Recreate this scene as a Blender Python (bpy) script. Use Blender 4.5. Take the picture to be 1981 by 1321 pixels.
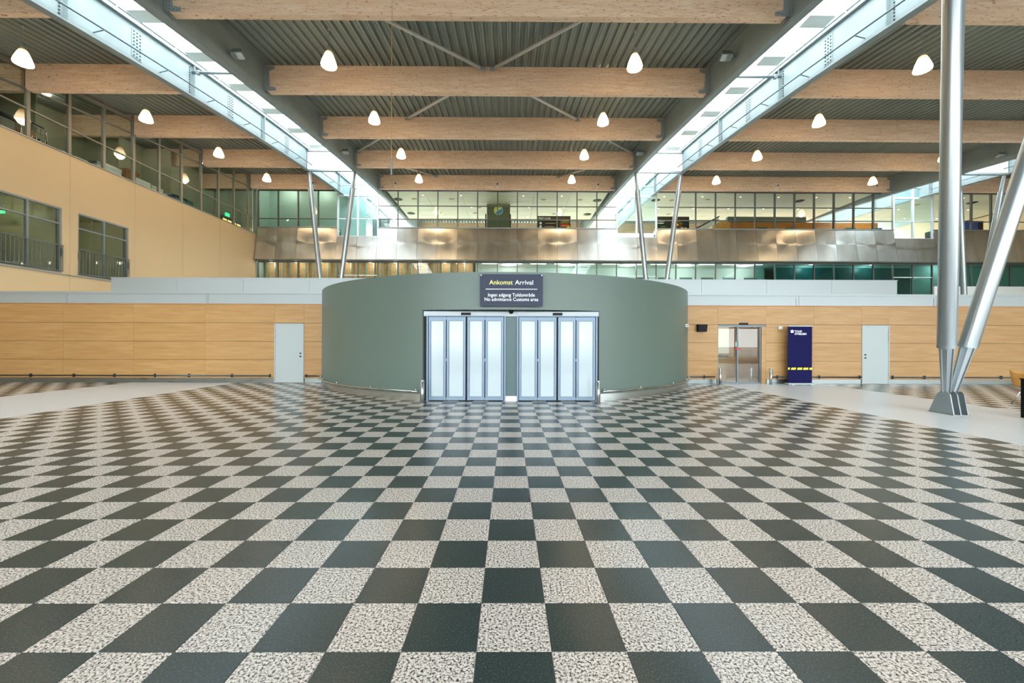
import bpy, math, random
from mathutils import Vector, Matrix
random.seed(7)
for o in list(bpy.data.objects):
    bpy.data.objects.remove(o, do_unlink=True)
SC = bpy.context.scene
COL = SC.collection
PI = math.pi

# ------------------------------------------------------------------ camera
YAW, ROLL, EYE = 0.006, 0.003, 1.643
cam_data = bpy.data.cameras.new('camera')
cam = bpy.data.objects.new('camera', cam_data)
COL.objects.link(cam)
cam_data.sensor_fit = 'HORIZONTAL'
cam_data.sensor_width = 36.0
cam_data.lens = 36.0 * 785.5 / 1981.0
cam_data.shift_x = (990.5 - 988.5) / 1981.0
cam_data.shift_y = (659.3 - 660.5) / 1981.0
cam_data.clip_end = 500
R0 = Vector((math.cos(YAW), -math.sin(YAW), 0)); F0 = Vector((math.sin(YAW), math.cos(YAW), 0)); U0 = Vector((0, 0, 1))
r_ = R0 * math.cos(ROLL) + U0 * math.sin(ROLL)
u_ = U0 * math.cos(ROLL) - R0 * math.sin(ROLL)
b_ = -F0
cam.matrix_world = Matrix(((r_.x, u_.x, b_.x, 0), (r_.y, u_.y, b_.y, 0), (r_.z, u_.z, b_.z, EYE), (0, 0, 0, 1)))
SC.camera = cam

# ------------------------------------------------------------------ daylight (even bright overcast sky)
world = bpy.data.worlds.new('overcast_sky')
SC.world = world
world.use_nodes = True
bg = world.node_tree.nodes['Background']
bg.inputs['Color'].default_value = (0.87, 0.95, 1.0, 1)
bg.inputs['Strength'].default_value = 6.0
LAMP_W = 42.0        # watts of each hall pendant
LAMP_E = 9.0        # glow of the pendant glass

SC.view_settings.view_transform = 'Standard'
SC.view_settings.look = 'None'
SC.view_settings.gamma = 1.0
SC.view_settings.use_curve_mapping = False
SC.view_settings.exposure = 0.75
try:
    SC.cycles.use_denoising = True
    SC.cycles.max_bounces = 8
    SC.cycles.diffuse_bounces = 5
    SC.cycles.glossy_bounces = 4
    SC.cycles.transparent_max_bounces = 12
    SC.cycles.sample_clamp_indirect = 8.0
    SC.cycles.caustics_reflective = False
    SC.cycles.caustics_refractive = False
except Exception:
    pass


# ================================================================== helpers
class MB:
    """collects geometry in world coordinates; build() links it as one mesh object"""
    def __init__(s):
        s.v, s.f, s.m = [], [], []
    def _add(s, pts, faces, mi=0):
        n = len(s.v); s.v += [tuple(p) for p in pts]
        for f in faces:
            s.f.append(tuple(i + n for i in f)); s.m.append(mi)
        return s
    def box(s, x0, x1, y0, y1, z0, z1, mi=0):
        return s.hexa([(x0, y0, z0), (x1, y0, z0), (x1, y1, z0), (x0, y1, z0), (x0, y0, z1), (x1, y0, z1), (x1, y1, z1), (x0, y1, z1)], mi)
    def hexa(s, p, mi=0):
        return s._add(p, [(3, 2, 1, 0), (4, 5, 6, 7), (0, 1, 5, 4), (1, 2, 6, 5), (2, 3, 7, 6), (3, 0, 4, 7)], mi)
    def bbox(s, x0, x1, y0, y1, z0, z1, c=0.01, mi=0):
        """box with chamfered vertical and top edges"""
        ring = [(x0 + c, y0), (x1 - c, y0), (x1, y0 + c), (x1, y1 - c), (x1 - c, y1), (x0 + c, y1), (x0, y1 - c), (x0, y0 + c)]
        mx, my = (x0 + x1) / 2, (y0 + y1) / 2
        ins = [(mx + (x - mx) * (1 - 2 * c / max(x1 - x0, 1e-4)), my + (y - my) * (1 - 2 * c / max(y1 - y0, 1e-4))) for x, y in ring]
        pts = [(x, y, z0) for x, y in ring] + [(x, y, z1 - c) for x, y in ring] + [(x, y, z1) for x, y in ins]
        fs = [tuple(range(7, -1, -1)), tuple(range(16, 24))]
        for k in (0, 8):
            fs += [(k + i, k + (i + 1) % 8, k + 8 + (i + 1) % 8, k + 8 + i) for i in range(8)]
        return s._add(pts, fs, mi)
    def prism(s, poly, axis, a, b, mi=0):
        """2-D polygon swept along an axis: x -> poly is (y,z); y -> (x,z); z -> (x,y)"""
        n = len(poly)
        def P(p, t):
            return {'x': (t, p[0], p[1]), 'y': (p[0], t, p[1]), 'z': (p[0], p[1], t)}[axis]
        pts = [P(p, a) for p in poly] + [P(p, b) for p in poly]
        return s._add(pts, [tuple(range(n - 1, -1, -1)), tuple(range(n, 2 * n))] + [(i, (i + 1) % n, n + (i + 1) % n, n + i) for i in range(n)], mi)
    def tube(s, p0, p1, r0, r1=None, n=12, caps=True, mi=0):
        r1 = r0 if r1 is None else r1
        p0, p1 = Vector(p0), Vector(p1); d = (p1 - p0).normalized()
        a = d.orthogonal().normalized(); b = d.cross(a)
        pts = []
        for p, r in ((p0, r0), (p1, r1)):
            pts += [p + (a * math.cos(2 * PI * i / n) + b * math.sin(2 * PI * i / n)) * r for i in range(n)]
        fs = [(i, (i + 1) % n, n + (i + 1) % n, n + i) for i in range(n)]
        if caps:
            fs += [tuple(range(n - 1, -1, -1)), tuple(range(n, 2 * n))]
        return s._add(pts, fs, mi)
    def pipe(s, pts, r, n=8, mi=0):
        pts = [Vector(p) for p in pts]; k = len(pts); out = []
        up = Vector((0, 0, 1))
        for i, p in enumerate(pts):
            d = (pts[min(i + 1, k - 1)] - pts[max(i - 1, 0)]).normalized()
            a = d.cross(up)
            a = a.normalized() if a.length > 1e-4 else Vector((1, 0, 0))
            b = a.cross(d)
            out += [p + (a * math.cos(2 * PI * j / n) + b * math.sin(2 * PI * j / n)) * r for j in range(n)]
        fs = []
        for i in range(k - 1):
            fs += [(i * n + j, i * n + (j + 1) % n, (i + 1) * n + (j + 1) % n, (i + 1) * n + j) for j in range(n)]
        fs += [tuple(range(n - 1, -1, -1)), tuple(range((k - 1) * n, k * n))]
        return s._add(out, fs, mi)
    def lathe(s, prof, c=(0, 0, 0), n=20, mi=0, flute=0.0, nf=0):
        pts = []
        for r, z in prof:
            for i in range(n):
                a = 2 * PI * i / n
                q = r * (1 + (flute * math.cos(nf * a) if nf else 0))
                pts.append((c[0] + q * math.cos(a), c[1] + q * math.sin(a), c[2] + z))
        fs = []
        for k in range(len(prof) - 1):
            fs += [(k * n + i, k * n + (i + 1) % n, (k + 1) * n + (i + 1) % n, (k + 1) * n + i) for i in range(n)]
        return s._add(pts, fs, mi)
    def strip(s, rows, mi=0, closed=False):
        n = len(rows[0]); pts = [p for r in rows for p in r]; fs = []
        for k in range(len(rows) - 1):
            for i in range(n if closed else n - 1):
                j = (i + 1) % n
                fs.append((k * n + i, k * n + j, (k + 1) * n + j, (k + 1) * n + i))
        return s._add(pts, fs, mi)
    def mesh(s, name, mats, smooth=False, off=(0, 0, 0)):
        me = bpy.data.meshes.new(name)
        me.from_pydata([(x - off[0], y - off[1], z - off[2]) for x, y, z in s.v], [], s.f)
        for m in (mats if isinstance(mats, (list, tuple)) else [mats]):
            me.materials.append(m)
        if any(s.m):
            me.polygons.foreach_set('material_index', s.m)
        if smooth:
            me.polygons.foreach_set('use_smooth', [True] * len(me.polygons))
        me.update()
        return me
    def build(s, name, mats, parent=None, smooth=False):
        off = (0, 0, 0)
        if parent is not None:
            off = OFF.get(parent.name, (0, 0, 0))
        o = bpy.data.objects.new(name, s.mesh(name, mats, smooth, off))
        COL.objects.link(o)
        if parent is not None:
            o.parent = parent; OFF[o.name] = off
        else:
            OFF[o.name] = (0, 0, 0)
        return o
OFF = {}

def auto_smooth(o, ang=40):
    me = o.data
    me.polygons.foreach_set('use_smooth', [True] * len(me.polygons))
    try:
        me.set_sharp_from_angle(angle=math.radians(ang))
    except Exception:
        pass
    return o

def tag(o, label=None, cat=None, group=None, kind=None):
    if label: o['label'] = label
    if cat: o['category'] = cat
    if group: o['group'] = group
    if kind: o['kind'] = kind
    return o

def thing(name, loc, label, cat, group=None, rz=0.0):
    o = bpy.data.objects.new(name, None); COL.objects.link(o)
    o.empty_display_size = 0.1
    o.location = loc; o.rotation_euler = (0, 0, rz)
    OFF[o.name] = tuple(loc)
    return tag(o, label, cat, group)

def struct(name, mb, mats, label, smooth=False):
    o = mb.build(name, mats, None, smooth)
    return tag(o, label, None, None, 'structure')

def place(name, mesh, loc, parent, rot=(0, 0, 0)):
    o = bpy.data.objects.new(name, mesh); COL.objects.link(o)
    o.parent = parent; off = OFF.get(parent.name, (0, 0, 0))
    o.location = (loc[0] - off[0], loc[1] - off[1], loc[2] - off[2]); o.rotation_euler = rot
    return o

def dup(root, loc, label, rz=None, group=None):
    r = root.copy(); COL.objects.link(r); r.location = loc
    if rz is not None: r.rotation_euler = (0, 0, rz)
    r['label'] = label
    if group: r['group'] = group
    OFF[r.name] = tuple(loc)
    for ch in list(root.children):
        c = ch.copy(); COL.objects.link(c); c.parent = r
        for g in list(ch.children):
            d = g.copy(); COL.objects.link(d); d.parent = c
    return r

def text_on(name, s, size, m, loc, parent, align='CENTER', thick=0.004, bold=0.0, spacing=1.0, scale_x=1.0):
    """flat lettering facing the camera side (-Y), baseline at loc"""
    cu = bpy.data.curves.new(name, 'FONT'); cu.body = s; cu.size = size; cu.align_x = align
    cu.extrude = thick; cu.offset = bold; cu.space_character = spacing; cu.resolution_u = 3
    t = bpy.data.objects.new(name + '_tmp', cu); COL.objects.link(t)
    dg = bpy.context.evaluated_depsgraph_get()
    me = bpy.data.meshes.new_from_object(t.evaluated_get(dg))
    bpy.data.objects.remove(t, do_unlink=True)
    me.name = name; me.materials.clear(); me.materials.append(m)
    off = OFF.get(parent.name, (0, 0, 0))
    for v in me.vertices:
        x, y, z = v.co
        v.co = (loc[0] + x * scale_x - off[0], loc[1] - z - off[1], loc[2] + y - off[2])
    o = bpy.data.objects.new(name, me); COL.objects.link(o); o.parent = parent; OFF[o.name] = off
    return o


# ================================================================== materials
MATS = {}
def base(name, col, rough=0.5, metal=0.0, spec=0.5, emis=None, es=0.0, coat=0.0):
    m = bpy.data.materials.new(name); m.use_nodes = True
    p = m.node_tree.nodes['Principled BSDF']
    p.inputs['Base Color'].default_value = (*col, 1)
    p.inputs['Roughness'].default_value = rough
    p.inputs['Metallic'].default_value = metal
    p.inputs['Specular IOR Level'].default_value = spec
    p.inputs['Coat Weight'].default_value = coat
    if emis:
        p.inputs['Emission Color'].default_value = (*emis, 1)
        p.inputs['Emission Strength'].default_value = es
    MATS[name] = m
    return m

def srgb(r, g, b):
    f = lambda c: (c / 255 / 12.92) if c <= 10 else ((c / 255 + 0.055) / 1.055) ** 2.4
    return (f(r), f(g), f(b))

def nd(m, t, **kw):
    n = m.node_tree.nodes.new(t)
    for k, v in kw.items():
        setattr(n, k, v)
    return n
def ln(m, a, b):
    m.node_tree.links.new(a, b)

def pos(m, scale=(1, 1, 1), rnd=False):
    g = nd(m, 'ShaderNodeNewGeometry'); mp = nd(m, 'ShaderNodeMapping')
    mp.inputs['Scale'].default_value = scale
    if rnd:
        oi = nd(m, 'ShaderNodeObjectInfo'); mul = nd(m, 'ShaderNodeVectorMath', operation='SCALE')
        co = nd(m, 'ShaderNodeCombineXYZ')
        for i in range(3): ln(m, oi.outputs['Random'], co.inputs[i])
        mul.inputs['Scale'].default_value = 37.0
        ln(m, co.outputs[0], mul.inputs[0]); ad = nd(m, 'ShaderNodeVectorMath', operation='ADD')
        ln(m, g.outputs['Position'], ad.inputs[0]); ln(m, mul.outputs[0], ad.inputs[1])
        ln(m, ad.outputs[0], mp.inputs['Vector'])
    else:
        ln(m, g.outputs['Position'], mp.inputs['Vector'])
    return mp.outputs[0]

def noise(m, vec, scale, detail=2.0, rough=0.5):
    n = nd(m, 'ShaderNodeTexNoise'); n.inputs['Scale'].default_value = scale
    n.inputs['Detail'].default_value = detail; n.inputs['Roughness'].default_value = rough
    ln(m, vec, n.inputs['Vector'])
    return n.outputs['Fac']

def ramp(m, fac, stops):
    r = nd(m, 'ShaderNodeValToRGB'); cr = r.color_ramp
    while len(cr.elements) < len(stops): cr.elements.new(0.5)
    for e, (p, c) in zip(cr.elements, stops):
        e.position = p; e.color = (*c, 1) if len(c) == 3 else c
    ln(m, fac, r.inputs[0])
    return r.outputs['Color']

def mix(m, fac, a, b, mode='MIX'):
    n = nd(m, 'ShaderNodeMix', data_type='RGBA', blend_type=mode)
    for sock, v in ((n.inputs[0], fac), (n.inputs[6], a), (n.inputs[7], b)):
        if isinstance(v, (int, float)): sock.default_value = v
        elif isinstance(v, tuple): sock.default_value = (*v, 1)
        else: ln(m, v, sock)
    return n.outputs[2]

def setc(m, col):
    ln(m, col, m.node_tree.nodes['Principled BSDF'].inputs['Base Color'])
def setr(m, val):
    ln(m, val, m.node_tree.nodes['Principled BSDF'].inputs['Roughness'])
def bump(m, h, strength=0.2, dist=0.01):
    n = nd(m, 'ShaderNodeBump'); n.inputs['Strength'].default_value = strength; n.inputs['Distance'].default_value = dist
    ln(m, h, n.inputs['Height']); ln(m, n.outputs[0], m.node_tree.nodes['Principled BSDF'].inputs['Normal'])
def mrange(m, v, a, b, c, d):
    n = nd(m, 'ShaderNodeMapRange'); ln(m, v, n.inputs[0])
    for i, x in enumerate((a, b, c, d)): n.inputs[i + 1].default_value = x
    return n.outputs[0]

# floor
m = base('terrazzo_dark', (0.03, 0.036, 0.034), 0.27, 0, 0.30)
n1 = noise(m, pos(m), 95, 3, 0.8)
c1 = ramp(m, n1, [(0.0, (0.014, 0.024, 0.024)), (0.5, (0.026, 0.042, 0.041)), (0.62, (0.046, 0.068, 0.065)), (0.72, (0.13, 0.155, 0.15))])
n2 = noise(m, pos(m), 2.2, 3, 0.6)
setc(m, c1)
m = base('terrazzo_light', (0.6, 0.57, 0.53), 0.27, 0, 0.30)
n1 = noise(m, pos(m), 72, 3, 0.75)
c1 = ramp(m, n1, [(0.40, (0.03, 0.03, 0.03)), (0.45, (0.20, 0.18, 0.165)), (0.495, (0.60, 0.54, 0.48)), (0.62, (0.80, 0.73, 0.66))])
n2 = noise(m, pos(m), 1.6, 2)
setc(m, mix(m, mrange(m, n2, 0.3, 0.7, 0.0, 0.3), c1, mix(m, 1.0, c1, (0.86, 0.86, 0.87), 'MULTIPLY')))
m = base('terrazzo_path', (0.6, 0.6, 0.59), 0.3, 0, 0.5)
n1 = noise(m, pos(m), 75, 3, 0.7)
setc(m, ramp(m, n1, [(0.36, (0.18, 0.18, 0.18)), (0.46, (0.48, 0.485, 0.48)), (0.6, (0.64, 0.645, 0.635))]))
base('grout', (0.42, 0.38, 0.32), 0.8)
base('pavement', (0.35, 0.35, 0.34), 0.9)

# timber
def wood(name, c_lo, c_hi, c_knot, axis_scale, rough, knots, spec=0.3, lam=0.0, klo=.64, khi=.72):
    m = base(name, c_hi, rough, 0, spec)
    v = pos(m, axis_scale, True)
    g = noise(m, v, 1.0, 5, 0.62)
    c = ramp(m, g, [(0.3, c_lo), (0.7, c_hi)])
    v2 = pos(m, tuple(a * 0.33 for a in axis_scale), True)
    c = mix(m, mrange(m, noise(m, v2, 1.0, 2), 0.35, 0.65, 0, 0.45), c, c_lo)
    if knots:
        vk = pos(m, knots, True)
        k = noise(m, vk, 1.0, 3, 0.6)
        c = mix(m, mrange(m, k, klo, khi, 0, 0.75), c, c_knot)
    if lam:
        sep = nd(m, 'ShaderNodeSeparateXYZ'); ln(m, pos(m), sep.inputs[0])
        w = nd(m, 'ShaderNodeMath', operation='PINGPONG'); w.inputs[1].default_value = lam / 2
        ln(m, sep.outputs[2], w.inputs[0])
        c = mix(m, mrange(m, w.outputs[0], 0.0, 0.004, 0.25, 0.0), c, c_lo)
    setc(m, c)
    return m
wood('glulam', srgb(222, 184, 150), srgb(247, 222, 194), srgb(146, 86, 54), (1.2, 3.0, 13), 0.55, (5.5, 9, 34), klo=.605, khi=.66)
wood('beech_panel', srgb(160, 119, 70), srgb(180, 143, 94), srgb(160, 110, 60), (0.9, 4, 11), 0.42, None, 0.4)
wood('osb', srgb(176, 138, 88), srgb(212, 178, 128), srgb(140, 96, 48), (9, 9, 14), 0.7, (16, 16, 16))
wood('counter_wood', srgb(170, 104, 44), srgb(206, 140, 70), srgb(140, 80, 40), (1, 4, 14), 0.4, None)
wood('chair_ply', srgb(206, 142, 66), srgb(236, 186, 110), srgb(170, 110, 50), (9, 3, 1.5), 0.35, None)

# metals and paints
m = base('corrugated_steel', srgb(136, 145, 138), 0.45, 0.3, 0.5)
m = base('girder_paint', srgb(134, 146, 146), 0.5, 0.0, 0.4)
n1 = noise(m, pos(m), 1.3, 3)
setc(m, mix(m, mrange(m, n1, 0.3, 0.7, 0, 1), srgb(130, 142, 142), srgb(140, 152, 151)))
base('white_steel', srgb(226, 232, 234), 0.45)
base('bolt_steel', srgb(60, 66, 66), 0.5, 0.6)
base('shoe_steel', srgb(150, 158, 160), 0.5, 0.1)
base('brace_steel', srgb(196, 198, 194), 0.42, 0.15)
m = base('column_paint', srgb(150, 157, 159), 0.28, 0.75, 0.5)
base('galvanised', srgb(150, 158, 160), 0.4, 0.65)
m = base('brushed_steel', srgb(196, 196, 190), 0.30, 0.92, 0.5)
p = m.node_tree.nodes['Principled BSDF']
p.inputs['Anisotropic'].default_value = 0.75
tg = nd(m, 'ShaderNodeTangent', direction_type='RADIAL', axis='Z'); ln(m, tg.outputs[0], p.inputs['Tangent'])
n1 = noise(m, pos(m, (1.0, 1.0, 0.25), True), 1.0, 3)
setc(m, ramp(m, n1, [(0.3, srgb(178, 176, 168)), (0.7, srgb(208, 208, 202))]))
base('ledge_steel', srgb(156, 163, 163), 0.42, 0.2)
m = base('kick_steel', srgb(128, 134, 132), 0.25, 0.9)
n1 = noise(m, pos(m, (1.2, 1.2, 3)), 1.0, 3)
setr(m, mrange(m, n1, 0.3, 0.7, 0.26, 0.34))
base('chrome', srgb(206, 208, 206), 0.15, 1.0)
base('bollard_steel', srgb(176, 178, 174), 0.34, 0.85)
base('pipe_grey', srgb(96, 108, 112), 0.5, 0.2)
base('gallery_frame', srgb(140, 136, 124), 0.45, 0.1)
base('drum_kick', srgb(182, 186, 182), 0.26, 0.9)
base('dark_rail', srgb(60, 74, 80), 0.3, 0.8)
base('rail_grey', srgb(120, 126, 124), 0.4, 0.6)
base('alu_blue', srgb(112, 131, 148), 0.4, 0.2)
base('alu_dark', srgb(92, 108, 116), 0.4, 0.3)
base('black_plastic', (0.010, 0.010, 0.011), 0.5, 0, 0.15)
base('black_satin', (0.005, 0.007, 0.008), 0.5, 0, 0.12)
base('frame_grey', srgb(96, 100, 94), 0.45, 0.2)
base('frame_white', srgb(214, 222, 224), 0.4, 0.1)
m = base('drum_green', srgb(90, 105, 96), 0.40, 0.0, 0.45)
base('pier_teal', srgb(62, 86, 88), 0.4)
base('white_paint', srgb(232, 234, 230), 0.5)
m = base('cream_wall', srgb(214, 186, 146), 0.6, 0, 0.3)
base('joint_dark', srgb(110, 98, 70), 0.8)
base('core_dark', srgb(96, 70, 44), 0.9)
base('door_grey', srgb(162, 170, 168), 0.42)
base('ceiling_cream', srgb(222, 218, 198), 0.7)
base('room_green', srgb(166, 168, 144), 0.7)
base('room_olive', srgb(190, 188, 150), 0.7)
base('dark_slot', srgb(74, 78, 74), 0.7)
base('pale_teal', srgb(178, 200, 190), 0.5)
base('teal', srgb(34, 98, 98), 0.35)
base('office_pale', srgb(202, 210, 202), 0.7)
base('office_dark', srgb(84, 104, 94), 0.6)
base('stud_steel', srgb(150, 178, 168), 0.45, 0.5)
base('sign_slate', srgb(56, 62, 78), 0.6, 0, 0.25)
base('sign_white', srgb(240, 242, 244), 0.5)
base('sign_yellow', srgb(246, 236, 130), 0.5)
base('banner_navy', srgb(14, 12, 66), 0.7, 0, 0.15)
base('banner_yellow', srgb(246, 222, 20), 0.5)
base('door_red', srgb(190, 24, 34), 0.5)
base('olive_column', srgb(92, 104, 78), 0.6)
base('olive_light', srgb(146, 146, 104), 0.6)
base('logo_yellow', srgb(250, 236, 60), 0.5)
base('logo_blue', srgb(20, 160, 205), 0.5)
base('poster_black', srgb(20, 22, 22), 0.4)
base('poster_red', srgb(190, 40, 30), 0.5)
base('poster_green', srgb(90, 140, 50), 0.5)
base('poster_orange', srgb(226, 130, 40), 0.5)
base('kiosk_blue', srgb(20, 70, 190), 0.4)
base('cardboard', srgb(150, 110, 74), 0.8)
base('plastic_white', srgb(214, 222, 226), 0.4)
base('cloth_navy', srgb(24, 30, 48), 0.7)
base('cloth_orange', srgb(196, 120, 50), 0.7)
base('vent_dark', srgb(40, 42, 36), 0.6)
base('vent_brass', srgb(180, 150, 100), 0.5)
base('downlight', (0.9, 0.88, 0.8), 0.4, emis=(1.0, 0.92, 0.75), es=3.0)
base('tube_light', (0.9, 0.9, 0.9), 0.4, emis=(0.92, 0.93, 1.0), es=4.0)
base('exit_green', srgb(30, 170, 110), 0.4, emis=srgb(40, 200, 130), es=1.2)
base('menu_glow', srgb(240, 190, 90), 0.4, emis=srgb(250, 214, 120), es=0.8)
base('flood_glass', srgb(200, 208, 206), 0.1, 0.6)
m = base('frosted_glass', srgb(172, 184, 188), 0.10, 0.0, 0.5, coat=0.15)
base('skylight_panel', srgb(234, 240, 236), 0.6)

# pendant glass: glowing prismatic shade
m = base('lamp_glass', (0.9, 0.85, 0.75), 0.3)
p = m.node_tree.nodes['Principled BSDF']
tc = nd(m, 'ShaderNodeTexCoord'); sx = nd(m, 'ShaderNodeSeparateXYZ'); ln(m, tc.outputs['Generated'], sx.inputs[0])
ec = ramp(m, sx.outputs[2], [(0.0, (1.0, 0.80, 0.52)), (0.45, (1.0, 0.74, 0.42)), (0.8, (1.0, 0.50, 0.16)), (1.0, (0.9, 0.36, 0.08))])
ln(m, ec, p.inputs['Emission Color'])
es_ = mrange(m, sx.outputs[2], 0.3, 1.0, LAMP_E, LAMP_E * 0.12)
ln(m, es_, p.inputs['Emission Strength'])

def glass(name, tint, ior=1.5, rough=0.0, refl=1.0):
    m = bpy.data.materials.new(name); m.use_nodes = True; nt = m.node_tree
    nt.nodes.remove(nt.nodes['Principled BSDF'])
    out = nt.nodes['Material Output']
    tr = nd(m, 'ShaderNodeBsdfTransparent'); tr.inputs[0].default_value = (*tint, 1)
    gl = nd(m, 'ShaderNodeBsdfGlossy'); gl.inputs['Roughness'].default_value = rough
    fr = nd(m, 'ShaderNodeLayerWeight'); fr.inputs[0].default_value = 0.5
    pw = nd(m, 'ShaderNodeMath', operation='POWER'); pw.inputs[1].default_value = 5.0
    mu = nd(m, 'ShaderNodeMath', operation='MULTIPLY_ADD'); mu.inputs[1].default_value = 0.8 * refl; mu.inputs[2].default_value = 0.04 * refl
    mx = nd(m, 'ShaderNodeMixShader')
    ln(m, fr.outputs['Facing'], pw.inputs[0]); ln(m, pw.outputs[0], mu.inputs[0]); ln(m, mu.outputs[0], mx.inputs[0])
    ln(m, tr.outputs[0], mx.inputs[1]); ln(m, gl.outputs[0], mx.inputs[2]); ln(m, mx.outputs[0], out.inputs[0])
    MATS[name] = m
    return m
glass('pane_clear', (0.93, 0.96, 0.93), 1.5, 0.0, 1.0)
glass('pane_green', (0.86, 0.94, 0.91), 1.5, 0.0, 1.0)
glass('pane_teal', (0.48, 0.72, 0.70), 1.5, 0.0, 1.2)
glass('pane_blue', (0.84, 0.95, 0.96), 1.5, 0.0, 1.2)
glass('pane_roof', (0.97, 0.985, 0.99), 1.3, 0.0, 0.5)
M = MATS


# ================================================================== the roof's curve
def rb(Y):
    """height of the underside of the glulam beams: a shallow arch rising away from the camera"""
    d = Y - 12.1
    return 11.31 + 0.149 * d - (0.00205 * d * d if d > 0 else 0)
BEAM_D = 1.12
GIRDERS = [-13.30, -10.20, 8.40, 11.50, 30.10, 33.20]     # web positions
BEAM_Y = [12.1 + 4.9 * k for k in range(5)]
Y_FRONT, Y_GLASS, Y_REAR = -11.0, 32.6, 48.0
GX0, GP = -0.911, 1.597                                   # glass-front grid
def gx(k): return GX0 + GP * k

# ================================================================== floor
T = 0.398
TX0, TY0 = -0.165, 2.148
mb = MB().box(-24.5, 49, -11.2, 52, -0.25, -0.004)
floor = struct('floor', mb, M['grout'], 'terrazzo floor of the hall in a dark and light chequer')
tile_meshes = [MB().bbox(0.0015, T - 0.0015, 0.0015, T - 0.0015, -0.02, 0.0, 0.0012).mesh('tile', M[k]) for k in ('terrazzo_light', 'terrazzo_dark')]
def in_view(x, y):
    return abs(x + T / 2) < 1.285 * (y + T) + T
cells = []
for j in range(-2, 34):
    y = TY0 + T * j
    if y + T > 15.74: continue
    for i in list(range(-50, -36)) + list(range(-26, 21)) + list(range(31, 62)):
        x = TX0 + T * i
        if x < -20.1: continue
        cells.append((x, y, (i + j) % 2))
near = sorted([c for c in cells if in_view(c[0], c[1]) and -26 * T + TX0 - .01 <= c[0] < 21 * T + TX0], key=lambda c: (round(c[1], 3), abs(c[0])))[:300]
near_set = set((round(c[0], 3), round(c[1], 3)) for c in near)
for x, y, dk in near:
    place('tile', tile_meshes[dk], (x, y, 0), floor)
far = MB()
for x, y, dk in cells:
    if (round(x, 3), round(y, 3)) in near_set: continue
    far.box(x + .0015, x + T - .0015, y + .0015, y + T - .0015, -0.02, 0.0, dk)
o = far.build('distant_tiles', [M['terrazzo_light'], M['terrazzo_dark']], floor)
o['kind'] = 'stuff'
for x0, x1, nm in ((TX0 - 36 * T, TX0 - 26 * T, 'terrazzo_path'), (TX0 + 21 * T, TX0 + 31 * T, 'terrazzo_path')):
    MB().box(x0, x1, 0.6, 15.76, -0.02, 0.0).build(nm, M['terrazzo_path'], floor)
struct('ground', MB().box(-60, 80, -90, -11.2, -0.3, -0.06), M['pavement'], 'paved forecourt outside the front of the hall')

# ================================================================== timber back wall
WY = 15.75
struct_wall = MB()
# dark backing, open for the glazed door and behind the curved wall
for x0, x1, z0, z1 in ((-20.2, -6.95, 0, 3.02), (6.75, 8.14, 0, 3.02), (8.14, 10.02, 2.29, 3.02), (10.02, 30, 0, 3.02)):
    struct_wall.box(x0, x1, WY + 0.02, WY + 0.22, z0, z1)
wall_back = struct('wall_back', struct_wall, M['core_dark'], 'long wall of pale beech veneer panels across the hall')
rows = [(0.175, 0.885), (0.885, 1.595), (1.595, 2.305), (2.305, 3.02)]
def panels(xs, skip):
    for a, b in zip(xs[:-1], xs[1:]):
        for r, (z0, z1) in enumerate(rows):
            if (round(a, 2), r) in skip: continue
            MB().bbox(a + .0015, b - .0015, WY - 0.004, WY + 0.02, z0 + .006, z1 - .006, 0.002).build('wood_panel', M['beech_panel'], wall_back)
dl, dr = (-9.04, -7.91), (13.77, 14.84)
panels([-19.9, -17.15, -14.46, -11.72, -9.04, -7.91, -6.9], {(-9.04, 0), (-9.04, 1), (-9.04, 2)})
panels([6.65, 8.14, 10.02, 11.89, 13.77, 14.84, 17.54, 20.24, 22.94, 25.6], {(8.14, 0), (8.14, 1), (8.14, 2), (13.77, 0), (13.77, 1), (13.77, 2)})
for x0, x1 in ((-20, dl[0] - .03), (dl[1] + .03, -6.95), (6.75, 8.10), (10.06, dr[0] - .02), (dr[1] + .02, 26)):
    MB().box(x0, x1, WY + 0.008, WY + 0.02, 0.0, 0.175).build('kick_plate', M['kick_steel'], wall_back)
# steel ledge above the panels
t = struct('trim_1', MB().box(-20.2, 30, WY + 0.03, WY + 0.25, 3.02, 3.46), M['joint_dark'], 'pale steel ledge running along the top of the beech wall')
xs = [-20.2, -17.0, -11.6, -6.9]
xr = [6.6, 11.3, 16.7, 22.1, 27.5]
for L in (xs, xr):
    for a, b in zip(L[:-1], L[1:]):
        MB().box(a + .006, b - .006, WY + 0.0, WY + 0.03, 3.045, 3.43).build('steel_panel', M['ledge_steel'], t)
        MB().box(b - .11, b - .05, WY - 0.02, WY + .0, 3.045, 3.36).build('bracket', M['ledge_steel'], t)
    MB().box(L[0], L[-1], WY - 0.03, WY + 0.26, 3.43, 3.50).build('lip', M['ledge_steel'], t)
    MB().box(L[0], L[-1], WY - 0.012, WY + 0.03, 3.018, 3.04).build('timber_bead', M['counter_wood'], t)
# raised steel box behind the ledge
t = struct('trim_2', MB().box(-17.5, 17.3, 18.03, 20.5, 3.35, 4.34), M['joint_dark'], 'long pale steel upstand behind the ledge of the beech wall')
xs = [-17.52 + 2.9 * i for i in range(13)]; xs[-1] = 17.32
for a, b in zip(xs[:-1], xs[1:]):
    MB().box(a + .004, b - .004, 18.0, 18.03, 3.36, 4.37).build('steel_panel', M['ledge_steel'], t)
MB().box(-17.55, 17.35, 17.99, 20.5, 4.37, 4.40).build('lip', M['ledge_steel'], t)
struct('ceiling_low', MB().box(-20.2, 48, WY + 0.25, 32.1, 3.2, 3.36), M['white_paint'], 'flat low roof over the rooms behind the beech wall')

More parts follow.
